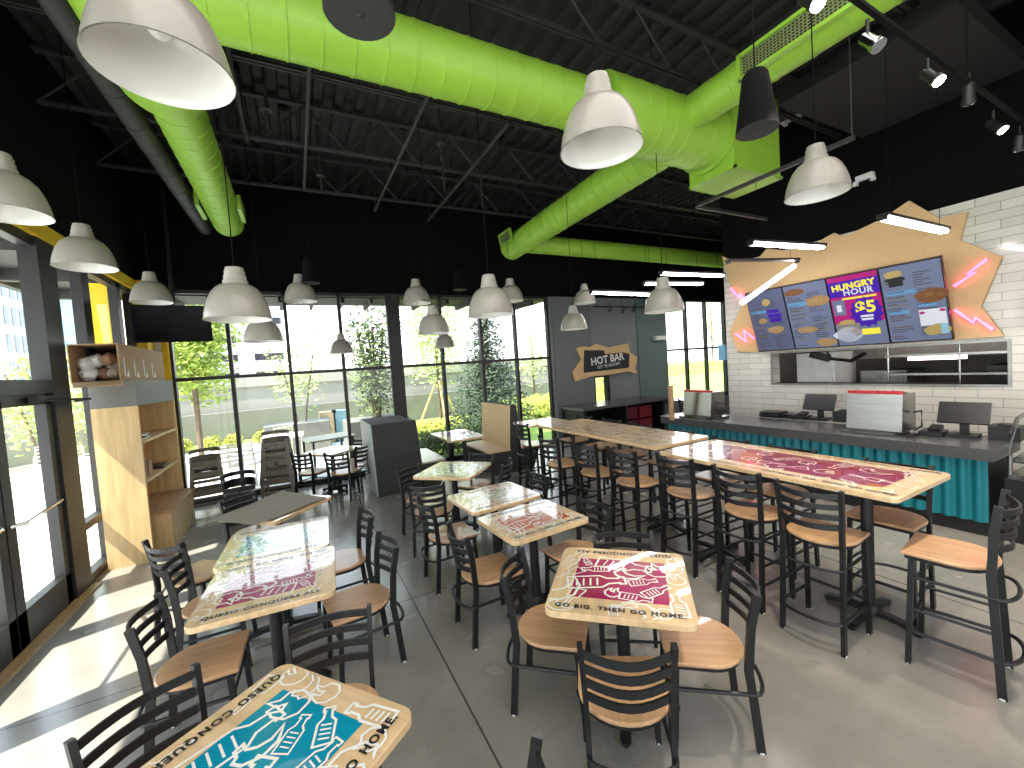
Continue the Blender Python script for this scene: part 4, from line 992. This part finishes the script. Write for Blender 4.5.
bm = bmesh.new(); bm.from_mesh(o.data); bmesh.ops.recalc_face_normals(bm, faces=bm.faces); bm.to_mesh(o.data); bm.free()
P = [c4_(*p) for p in ((205, 150), (490, 150), (512, 210), (760, 178), (865, 205), (858, 405), (200, 480))]
n = len(P); m = MB(); m.add([(p.x - 7.5, -.035, p.z - 2.0) for p in P] + [(p.x - 7.5, -.02, p.z - 2.0) for p in P], [tuple(range(n)), tuple(range(2 * n - 1, n - 1, -1))] + [(i, i + n, (i + 1) % n + n, (i + 1) % n) for i in range(n)])
o = m.build('sign_face', mat('sign_black', (.015, .018, .022), .5), t)
bm = bmesh.new(); bm.from_mesh(o.data); bmesh.ops.recalc_face_normals(bm, faces=bm.faces); bm.to_mesh(o.data); bm.free()
c = c4_(545, 282)
T = frame_matrix((c.x - 7.5, -.04, c.z - 2.0), (1, 0, .09), (-.09, 0, 1))
m = MB(); lettering(m, 'HOT BAR', .27, T, .008, 1.0); m.build('lettering', M_white2, t)
c = c4_(560, 372); T = frame_matrix((c.x - 7.5, -.04, c.z - 2.0), (1, 0, .09), (-.09, 0, 1))
m = MB(); lettering(m, "GET YE SAUCIN'", .11, T, .001, 1.0); m.build('lettering', M_white2, t)
o = MB().box((0, 0, 0), (.42, .12, .12)).build('emergency_light', M_white2, loc=ony(660, 338, WY - .1)); tag(o, 'small white emergency light on the teal wall', 'light')
for u_, v_, lab_ in ((793, 117, 'small white twin-head emergency light high on the black bulkhead, beside the green box'), (865, 177, 'small white fixture low on the black bulkhead above the menu burst')):
    p_ = onx(u_, v_, KX - .05)
    t_ = thing('bulkhead_light', lab_, 'light', p_)
    m = MB(); m.box((0, 0, 0), (.08, .34 if u_ < 800 else .2, .07)); m.build('light_body', M_white2, t_)
    for q_ in (-.1, .1): MB().lathe([(.001, -.09), (.035, -.09), (.03, -.035)], 10, Matrix.Translation((-.03, q_, 0))).build('lamp_head', M_white2, t_)
# paper towel box on tiled wall end
o = MB().box((0, 0, 0), (.12, .14, .3)).build('dispenser_box', mat('box_blue', (.15, .35, .5), .5), loc=(KX + .02, 5.24, 2.02)); tag(o, 'small blue dispenser box on the edge of the tiled wall', 'dispenser')
# stray far table + chair right of the bar counter
make_table('dining_table', 'table with warm wooden top beside the bar counter, before the teal wall', 'table', (9.7, 8.0), 0, .76, .76, .76, 'square', None, None, lett=False)
put(chair0, 9.2, 7.7, 1, 0, CH + 'beside the bar counter in the far corner', 'far corner chairs')

# ------------------------------------------------------------------ television
t = thing('television', 'large black television hung tilted in the back left corner', 'television', (-1.55, 7.75, 3.0))
T = Matrix.Rotation(R(4), 4, 'Z') @ Matrix.Rotation(R(10), 4, 'X')
m = MB(); m.box((0, 0, 0), (.93, .05, .54), M=T); m.build('tv_casing', mat('tv_black', (.0015, .0015, .0015), .6, spec=.1), t)
m = MB(); m.box((0, -.027, .01), (.89, .004, .50), M=T); m.build('tv_screen', mat('tv_glass', (.0015, .0015, .002), .2, spec=.08), t)
m = MB(); m.tube([(0, .04, .1), (0, .15, .4), (0, .2, 2.7)], .03, 8); m.box((0, .06, 0), (.4, .06, .3)); m.build('tv_mount', M_blk, t)

# ------------------------------------------------------------------ condiment shelf by the door
SXW0, SXW1, SY0, SY1, STZ = -2.09, -1.68, 6.35, 8.0, 2.17
t = thing('shelf_unit', 'tall blond wooden shelf unit with grey top band by the left windows', 'shelf', ((SXW0 + SXW1) / 2, (SY0 + SY1) / 2, 0))
ox, oy = (SXW0 + SXW1) / 2, (SY0 + SY1) / 2
def sb(x0, x1, y0, y1, z0, z1, nm, mt): MB().b2(x0 - ox, x1 - ox, y0 - oy, y1 - oy, z0, z1).build(nm, mt, t)
sb(SXW0, SXW1, SY0, SY0 + .04, 0, 1.87, 'end_panel', M_shelfw); sb(SXW0, SXW1, SY1 - .04, SY1, 0, 1.87, 'end_panel', M_shelfw)
sb(SXW0, SXW0 + .03, SY0 + .04, SY1 - .04, 0, 1.87, 'back_panel', wood('shelf_back_sunlit', (.86, .52, .17), .5))  # stronger orange paints a sunlit glow into the wood colour
sb(SXW0, SXW1, SY0, SY1, 1.87, STZ, 'top_band', mat('band_grey', (.16, .165, .15), .6))
for z in (.93, 1.41): sb(SXW0 + .03, SXW1 - .005, SY0 + .04, SY1 - .04, z, z + .035, 'shelf_board', M_shelfw)
sb(SXW0 + .03, SXW1 + .16, SY0 + .35, SY1 - .04, .46, .50, 'bench_top', wood('bench_top', (.46, .27, .13), .4, .2)); sb(SXW0 + .03, SXW1 + .12, SY0 + .36, SY1 - .06, 0, .46, 'bench_front', M_shelfw)
for k in range(3):
    o = MB().prism(rrect(.2, .3, .01), 0, .018).build('booklet', (M_white2, M_maroon, M_white2)[k], loc=(-1.82, 6.75, 1.446 + k * .019), rz=R(5 * k)); tag(o, ('pale booklet at the bottom of the small pile on the upper shelf', 'dark booklet in the middle of the small pile on the upper shelf', 'pale booklet on top of the small pile on the upper shelf')[k], 'booklet', 'booklets on the upper shelf')
for k, (y, s_) in enumerate(((6.62, (.16, .1, .26)), (6.85, (.15, .14, .18)))):
    m = MB(); m.box((0, 0, s_[2] / 2), s_); m.box((0, 0, s_[2] + .003), (s_[0] + .01, s_[1] + .01, .006)); o = m.build('carton', M_card, loc=(-1.82, y, .966)); tag(o, ('tall brown carton at the near end of the lower shelf', 'short brown carton beside the tall one on the lower shelf')[k], 'carton', 'cartons on the lower shelf')
o = MB().prism(rrect(.22, .34, .02), 0, .03, ch=.005).build('dark_tray', M_blk, loc=(-1.82, 7.4, .966)); tag(o, 'flat dark tray at the back of the lower shelf', 'tray')
# cardboard box on top
t = thing('cardboard_box', 'long open cardboard box lying on top of the wooden shelf unit', 'box', (-1.9, 7.1, STZ))
m = MB(); m.b2(-.28, .14, -.88, .9, .0, .012); m.b2(-.28, .14, -.88, .9, .42, .432); m.b2(-.28, -.268, -.88, .9, .012, .42); m.b2(.128, .14, -.88, .9, .012, .42); m.b2(-.28, .14, .89, .9, .012, .42); m.build('box_body', M_card, t)
m = MB(); m.add([(-.27, -.88, .0), (.16, -.88, .0), (.20, -1.06, -.05), (-.20, -1.06, -.05), (-.27, -.88, .01), (.16, -.88, .01), (.20, -1.06, -.04), (-.20, -1.06, -.04)], [(0, 1, 2, 3), (7, 6, 5, 4), (0, 4, 5, 1), (1, 5, 6, 2), (2, 6, 7, 3), (3, 7, 4, 0)]); m.build('box_flap', mat('cardboard_light', (.52, .34, .19), .8), t)
m = MB()
for k, y in enumerate((-.75, -.4, -.05, .3)):
    m.add([(.1415, y, .06), (.1415, y + .03, .06), (.1415, y + .03, .28 - .03 * (k % 2)), (.1415, y, .28 - .03 * (k % 2))], [(0, 1, 2, 3)])
    m.add([(.1415, y + .06, .05), (.1415, y + .16, .05), (.1415, y + .12, .13)], [(0, 1, 2)])
m.build('printed_marks', M_white2, t)
rnd = random.Random(2)
for k in range(7):
    m = MB(); m.sphere((0, 0, 0), .085, 10, sq=(1, 1.2, .9)); 
    for v in m.v: v *= rnd.uniform(.78, 1.15)
    x, z = ((-2.08, .1), (-1.95, .1), (-1.85, .1), (-2.02, .25), (-1.9, .26), (-1.85, .2), (-2.1, .22))[k]
    o = m.build('wrapped_bundle', (M_white2, mat('bundle_brown', (.22, .11, .06), .7), M_paper)[k % 3], loc=(x, 6.42 + .05 * (k % 2), STZ + z))
    tag(o, ('crumpled bundle in the mouth of the cardboard box, ' + ('lower left', 'bottom middle, brown', 'bottom right, taupe', 'upper white one', 'upper brown one', 'taupe one at the right side', 'white one at the left side')[k]), 'bundle', 'bundles in the cardboard box')

# ------------------------------------------------------------------ high chairs
def highchair(label, mt, low=False, name='high_chair'):
    t = thing(name, label, 'high chair')
    H = .44 if low else .58
    if not low:
        for sx in (-1, 1):
            for sy in (-1, 1):
                m = MB(); m.tube([(sx * .24, sy * .25, 0), (sx * .17, sy * .15, H + .16)], 0, flat=(.04, .03), up=(0, 1, 0)); m.build('leg', mt, t)
    m = MB(); m.prism(rrect(.34, .30, .06), H - .02, H, ch=.005)
    m.build('seat', mt, t)
    m = MB(); pts = arc((0, 0), .20, .19, -10, 190, 14, 0)
    for z, hh in ((H + .11, .12), (H + .25, .06)):
        m.tube([(p[0], p[1], z) for p in pts], 0, flat=(.022, hh), up=(0, 0, 1))
    m.build('backrest', mt, t)
    m = MB(); m.b2(-.2, .2, -.17, -.14, H + .04, H + .10); m.b2(-.015, .015, -.17, -.14, H - .02, H + .1)
    m.build('crotch_bar', mt, t)
    m = MB()
    if not low:
        for z in (.14, .34): m.b2(-.23 + z * .1, .23 - z * .1, -.23 + z * .1, -.20 + z * .1, z, z + .05); m.b2(-.23 + z * .1, .23 - z * .1, .20 - z * .1, .23 - z * .1, z, z + .05)
        for sx in (-1, 1): m.b2(sx * .215 - .015, sx * .215 + .015, -.2, .2, .24, .29)
    else: m.b2(-.22, .22, -.2, .22, .0, .06); m.b2(-.2, .2, -.16, .18, .06, H - .02)
    m.build('crossbar' if not low else 'base', mt, t)
    return t
h0 = highchair('bottom taupe high chair of the nested stack beside the wooden shelf', M_hc); h0.location = (-1.42, 8.28, 0); h0.rotation_euler = (0, 0, R(8)); h0['group'] = 'nested high chairs'
dup(h0, (-1.42, 8.30, .16), R(8), 'upper taupe high chair of the nested stack beside the wooden shelf')
dup(h0, (-.40, 8.25, 0), R(-6), 'bottom taupe high chair of the nested stack left of the window table')
dup(h0, (-.40, 8.27, .16), R(-6), 'middle taupe high chair of the nested stack left of the window table')
dup(h0, (-.40, 8.29, .32), R(-6), 'topmost taupe high chair of the nested stack left of the window table')
b0 = highchair('black plastic high chair between the two taupe stacks', M_blk, True); b0.location = (-.88, 7.35, 0); b0.rotation_euler = (0, 0, R(5))

# ------------------------------------------------------------------ outdoors
struct(MB().b2(-80, 80, -60, 120, -.35, -.12).build('ground', M_conc))
struct(MB().b2(LX - 14, 2.2, FY - 6, 17.6, -.12, -.02).build('exterior_patio', M_conc))
struct(MB().b2(2.2, 26, 8.95, 17.6, -.12, -.03).build('lawn', M_grass))
m = MB(); m.add([(8, 11, -.05), (40, 11, -.05), (40, 30, 1.2), (8, 30, 1.2)], [(0, 1, 2, 3)]); struct(m.build('hill', M_grass))
struct(MB().b2(-60, 14, 17.7, 18.1, -.1, 1.05).build('exterior_wall', M_wallc))
m = MB(); m.b2(-70, 16, 18.6, 19.2, -.1, 2.35); m.b2(-70, 16, 18.5, 19.3, 1.9, 1.98)
struct(m.build('exterior_wall_barrier', M_wall2))
struct(MB().b2(-12, 2.0, 16.6, 17.6, -.1, .02).build('lawn_strip', M_grass))

def leaves(m, c, r, n, s, seed, M=None):
    rn = random.Random(seed)
    for _ in range(int(n * 1.9)):
        while True:
            p = Vector((rn.uniform(-1, 1), rn.uniform(-1, 1), rn.uniform(-1, 1)))
            if p.length < 1: break
        p = p * (.5 + .5 * p.length)
        p = Vector((c[0] + p.x * r[0], c[1] + p.y * r[1], c[2] + p.z * r[2]))
        a = Vector((rn.uniform(-1, 1), rn.uniform(-1, 1), rn.uniform(-.6, .6))).normalized(); b = a.orthogonal().normalized()
        k = rn.uniform(.6, 1.3) * s * .62
        m.add([p - a * k, p + b * k * .45, p + a * k, p - b * k * .45], [(0, 1, 2, 3)])
def tree(label, x, y, h, r, mt, n, s, trunk=.07, multi=1, conifer=False, base=0.0, crown=.5, lean=0):
    t = thing('tree', label, 'tree', (x, y, base - .05))
    m = MB()
    for k in range(multi):
        a = 2 * PI * k / max(1, multi); d = .25 * r if multi > 1 else 0
        m.tube([(0, 0, 0), (d * math.cos(a) * .6, d * math.sin(a) * .6, h * .4), (d * math.cos(a) * 1.6 + lean, d * math.sin(a) * 1.6, h * .85)], trunk * (1 if multi == 1 else .6), 7)
    m.build('trunk', M_bark, t)
    m = MB()
    if conifer:
        for k in range(12):
            f = k / 11; leaves(m, (0, 0, h * (.08 + .88 * f)), (r * (1.02 - f) + .12, r * (1.02 - f) + .12, h * .07), int(n * (1.1 - f) / 7), s, k + 3)
    else:
        for k in range(9):
            a = 2.4 * k; d = r * .55 * math.sqrt(k / 9)
            leaves(m, (d * math.cos(a), d * math.sin(a), h * (1 - crown / 2) + h * crown * .28 * math.sin(k * 1.7)), (r * .6, r * .6, h * crown * .36), n // 9, s, k + 50)
    m.build('crown', mt, t)
    return t
p = ony(196, 400, 14.0); tree('bright green young tree with thin trunk outside behind the television', p.x, 14.0, 4.7, 1.25, M_leafp, 3400, .13, crown=.62)
p = ony(300, 400, 13.5); tree('thin pale sapling outside the middle of the left window bay', p.x, 13.5, 3.3, 1.1, M_leafl, 500, .10, .04, 2, crown=.6)
p = ony(376, 400, 11.3); tree('bushy multi-stem tree growing from the grey planter outside', p.x, 11.3, 3.9, .8, M_leafm, 1700, .10, .05, 4, crown=.75)
p = ony(490, 400, 11.6); tree('dark green conifer outside the right window bay', p.x, 11.6, 4.6, 1.35, M_leafd, 6000, .09, .08, conifer=True)
p = ony(440, 400, 15.0); tree('airy light green tree with wooden stakes outside the right bay', p.x, 15.0, 5.6, 1.9, M_leafl, 2300, .13, .06, crown=.7)
for k in range(3):
    q = ony(440, 400, 15.0); a = 2.1 * k + .4
    m = MB(); m.tube([(.9 * math.cos(a), .9 * math.sin(a), 0), (.08 * math.cos(a), .08 * math.sin(a), 1.7)], .04, 6); o = m.build('tree_stake', M_shelfw, loc=(q.x, 15.0, -.03)); tag(o, ('wooden stake leaning rightmost against the airy light green tree', 'wooden stake leaning on the far side of the airy light green tree', 'wooden stake leaning leftmost against the airy light green tree')[k], 'stake', 'stakes round the light tree')
p = ony(535, 400, 16.2); tree('sparse pale tree at the right end of the back windows', p.x, 16.2, 4.0, 1.2, M_leafl, 500, .12, .05, crown=.7)
p = ony(712, 340, 24.0); tree('airy tree on the grassy slope beyond the kitchen-side window', p.x, 24, 6.0, 2.0, M_leafl, 700, .18, .08, base=.8, crown=.7)
p = ony(40, 430, 15.5); tree('pale green shrub tree beyond the entrance door', p.x, 15.5, 3.2, 1.5, M_leafl, 900, .13, .05, 3, crown=.8)
p = ony(118, 420, 12.5); tree('thin tree beyond the left windows beside the wooden shelf', p.x, 12.5, 3.4, 1.0, M_leafl, 700, .11, .04, 2, crown=.75)
# shrubs
rn = random.Random(9)
def bush(label, x, y, r, h, mt, n=260, base=0.0, group=None):
    m = MB(); leaves(m, (0, 0, h * .5), (r, r, h * .55), n, .09, int(x * 31 + y * 7)); o = m.build('shrub', mt, loc=(x, y, base)); tag(o, label, 'shrub', group)
for k, u in enumerate((182, 212, 234, 263)):
    p = ony(u, 440, 16.2); bush('small yellow-green shrub before the outdoor wall, %s from the left' % ('first', 'second', 'third', 'fourth')[k], p.x, 16.2, .27, .42, M_hedge, group='small yellow shrubs by the wall')
for k, u in enumerate((418, 436, 458, 522, 540, 556)):
    p = ony(u, 425, 13.2); bush('yellow-green hedge shrub on the lawn, %s from the thick window post' % ('first', 'second', 'third', 'fourth', 'fifth', 'sixth')[k], p.x, 13.2, .62, .9 if k > 2 else .42, M_hedge, 420, group='hedge shrubs on the lawn')
for k, u in enumerate((428, 444, 462, 480)):
    p = ony(u, 460, 9.7); bush('leafy low plant right outside the booth window, %s from the left' % ('first', 'second', 'third', 'fourth')[k], p.x, 9.75, .38, .6, M_leafm, 300, group='plants outside the booth window')
bush('yellow-green shrub outside the small low window', 9.3, 11.0, 1.0, 2.0, M_hedge, 900)
for k, u in enumerate((672, 684, 696, 708, 722)):
    p = ony(u, 375, 21); bush('low golden shrub on the grassy slope, %s from the left' % ('first', 'second', 'third', 'fourth', 'fifth')[k], p.x, 21, 1.0, .9, M_hedge, 300, .6, group='golden shrubs on the slope')
# outdoor planter
p = ony(376, 430, 11.3)
t = thing('planter_box', 'pale grey square planter outside holding the bushy tree', 'planter', (p.x, 11.3, -.03))
m = MB(); m.prism(rrect(1.5, 1.2, .03), 0, .95, ch=.01); m.build('planter_body', M_wallc, t)
p = ony(300, 450, 13.5)
m = MB(); m.prism([(-.8, -.6), (.8, -.6), (.9, .6), (-.9, .6)], 0, .85); o = m.build('planter_box', M_wallc, loc=(p.x, 13.5, -.03)); tag(o, 'grey planter on the patio under the thin sapling', 'planter')
# pallet-like coloured boxes behind the planter
for k, (u, c) in enumerate(((329, mat('crate_buff', (.6, .45, .28), .7)), (341, mat('crate_blue', (.20, .33, .40), .7)))):
    p = ony(u, 430, 14.5); m = MB(); m.box((0, 0, .5), (.5, .5, 1.0)); m.box((0, -.26, .5), (.4, .02, .9)); o = m.build('crate', c, loc=(p.x, 14.5, -.03)); tag(o, ('buff crate standing on the patio outside', 'blue crate standing on the patio outside')[k], 'crate')
# patio furniture
def patio_chair():
    t = thing('patio_chair', 'x', 'chair')
    m = MB(); m.b2(-.25, .25, -.25, .25, .42, .45); m.build('seat', M_patio, t)
    for sx in (-1, 1):
        for sy in (-1, 1):
            m = MB(); m.tube([(sx * .23, sy * .23, 0), (sx * .23, sy * .23, .42 if sy > 0 else .44)], .018, 6); m.build('leg', M_patio, t)
    m = MB(); m.tube([(-.23, -.23, .44), (-.23, -.3, .88), (.23, -.3, .88), (.23, -.23, .44)], .018, 6)
    for k in range(4): m.b2(-.22, .22, -.285 + .012 * k, -.275 + .012 * k, .82 - .09 * k - .02, .82 - .09 * k + .02)
    m.build('backrest', M_patio, t)
    m = MB()
    for s in (-1, 1): m.tube([(s * .25, .22, .42), (s * .25, .2, .64), (s * .25, -.26, .66)], .016, 6)
    m.build('armrest', M_patio, t); return t
pc = None
spots = [(38, 500, 130, 'beyond the entrance door, nearest the push bar'), (8, 500, 60, 'beyond the entrance door at the picture edge'), (52, 470, 200, 'beyond the entrance door, behind the white patio table'), (90, 470, 250, 'outside between the door post and the shelf'), (228, 482, 10, 'outside behind the black high chair, left'), (250, 478, 340, 'outside behind the black high chair, right'), (278, 440, 30, 'beside the patio planter')]
for k, (u, v, a, lab) in enumerate(spots):
    p = onz(u, v, .3)
    p.z = -.02
    if p.x > LX - .5 and p.y < WY + .6: p.x = LX - 1.2 - .4 * k
    if k in (4, 5): p = ony(u, v, 10.0); p.z = -.02
    if k == 6: p = ony(u, v, 12.3); p.z = -.02
    if pc is None: pc = patio_chair(); pc.location = p; pc.rotation_euler = (0, 0, R(a)); pc['label'] = 'pale slatted patio chair ' + lab; pc['group'] = 'patio chairs'
    else: dup(pc, p, R(a), 'pale slatted patio chair ' + lab, 'patio chairs')
def patio_table(label, x, y):
    t = thing('patio_table', label, 'table', (x, y, -.02), group='patio tables')
    m = MB(); m.prism(rrect(.9, .9, .04), .70, .73); m.build('table_top', M_patio, t)
    for sx in (-1, 1):
        for sy in (-1, 1): MB().b2(sx * .4 - .02, sx * .4 + .02, sy * .4 - .02, sy * .4 + .02, 0, .7).build('leg', M_patio, t)
patio_table('pale square patio table outside the entrance door', -5.0, 9.4); patio_table('pale square patio table outside left of the shelf unit', -4.2, 11.6); patio_table('pale square patio table outside the back left window, beyond the high chairs', -.4, 11.6)
m = MB(); m.box((0, 0, .74), (.95, .8, .035)); o = None
t = thing('patio_table', 'tan high-sided table just outside the left back bay', 'table', (.5, 9.75, -.02), R(15), 'patio tables')
m = MB(); m.prism(rrect(.95, .8, .04), .77, .80); m.build('table_top', mat('patio_tan', (.36, .32, .22), .5), t)
for sx in (-1, 1):
    for sy in (-1, 1): MB().b2(sx * .4 - .02, sx * .4 + .02, sy * .33 - .02, sy * .33 + .02, 0, .77).build('leg', M_blk, t)
# far buildings
t = thing('parking_garage', 'white multi-storey parking garage far behind, striped with dark decks', 'building', (-19, 70, 0))
p0 = ony(205, 350, 70).x; p1 = ony(284, 350, 70).x
W2 = p1 - p0; cxg = (p0 + p1) / 2 + 19
m = MB()
for k in range(7): m.b2(cxg - W2 / 2, cxg + W2 / 2, -.3, 12, 1.0 + k * 2.6, 2.6 + k * 2.6)
m.b2(cxg - 1, cxg + 1, -.5, 12, 0, 20); m.build('deck_bands', M_garage, t)
m = MB(); m.b2(cxg - W2 / 2, cxg + W2 / 2 - .2, .3, 11.5, 0, 18.5); m.build('dark_core', M_gdark, t)
t = thing('office_building', 'pale office block with rows of dark windows beyond the left windows', 'building', (-28, 60, -.1))
m = MB(); m.b2(-30, 0, 0, 17, 0, 16.5); m.build('wall', M_bldg, t)
for f in range(5):
    m = MB()
    for k in range(7): m.b2(-.04, .06, 6.5 + k * 1.5, 7.3 + k * 1.5, 1.2 + f * 3.1, 3.2 + f * 3.1)
    m.b2(-.04, .06, .5, 5.2, 1.4 + f * 3.1, 2.6 + f * 3.1)
    m.build('window_row', M_bglass, t)
t = thing('office_building', 'pale tower with wide blue windows just left of the yellow fin', 'building', (-30, 84, -.1))
m = MB(); m.b2(-20, 0, 0, 16, 0, 24); m.build('wall', M_bldg, t)
for f in range(7):
    MB().b2(-.04, .06, 1, 15, 1.4 + f * 3.3, 3.6 + f * 3.3).build('window_row', mat('glass_blue', (.10, .28, .36), .25), t)
# ------------------------------------------------------------------ light
W = bpy.data.worlds.new('world'); SC.world = W; W.use_nodes = True
nt = W.node_tree; bg = nt.nodes['Background']
tcw = nt.nodes.new('ShaderNodeTexCoord'); sxw = nt.nodes.new('ShaderNodeSeparateXYZ'); rpw = nt.nodes.new('ShaderNodeValToRGB')
nt.links.new(tcw.outputs['Generated'], sxw.inputs[0]); nt.links.new(sxw.outputs['Z'], rpw.inputs[0])
rpw.color_ramp.elements[0].position = 0.0; rpw.color_ramp.elements[0].color = (1.0, 1.0, 1.0, 1)
rpw.color_ramp.elements[1].position = .8; rpw.color_ramp.elements[1].color = (.55, .75, 1.0, 1)
nt.links.new(rpw.outputs[0], bg.inputs[0]); bg.inputs[1].default_value = 3.2
S = bpy.data.lights.new('sun', 'SUN'); S.energy = 11; S.angle = R(.6); S.color = (1, .95, .86)
so = bpy.data.objects.new('sun', S); COL.objects.link(so); so.rotation_euler = Vector((1.0, .30, -1.5)).to_track_quat('-Z', 'Y').to_euler()
def area(name, loc, size, energy, col, rot=(0, 0, 0)):
    A = bpy.data.lights.new(name, 'AREA'); A.shape = 'RECTANGLE'; A.size, A.size_y = size; A.energy = energy; A.color = col
    o = bpy.data.objects.new(name, A); COL.objects.link(o); o.location = loc; o.rotation_euler = rot; return o
area('kitchen_light', (8.6, 2.5, 3.5), (2, 3), 22, (1, .93, .85))
area('corridor_light', (10.5, 6.8, 3.55), (3, 1.5), 40, (1, .95, .9))
area('room_fill', (1.8, 0.2, 5.0), (6, 3), 130, (1, .96, .9))  # added fill with no fixture, brightens floor and tables
SC.view_settings.view_transform = 'Standard'
try: SC.view_settings.look = 'None'
except Exception: pass
SC.view_settings.exposure = 0.55
try:
    SC.cycles.use_denoising = True
    SC.cycles.max_bounces = 8; SC.cycles.transparent_max_bounces = 12; SC.cycles.sample_clamp_indirect = 6
except Exception: pass
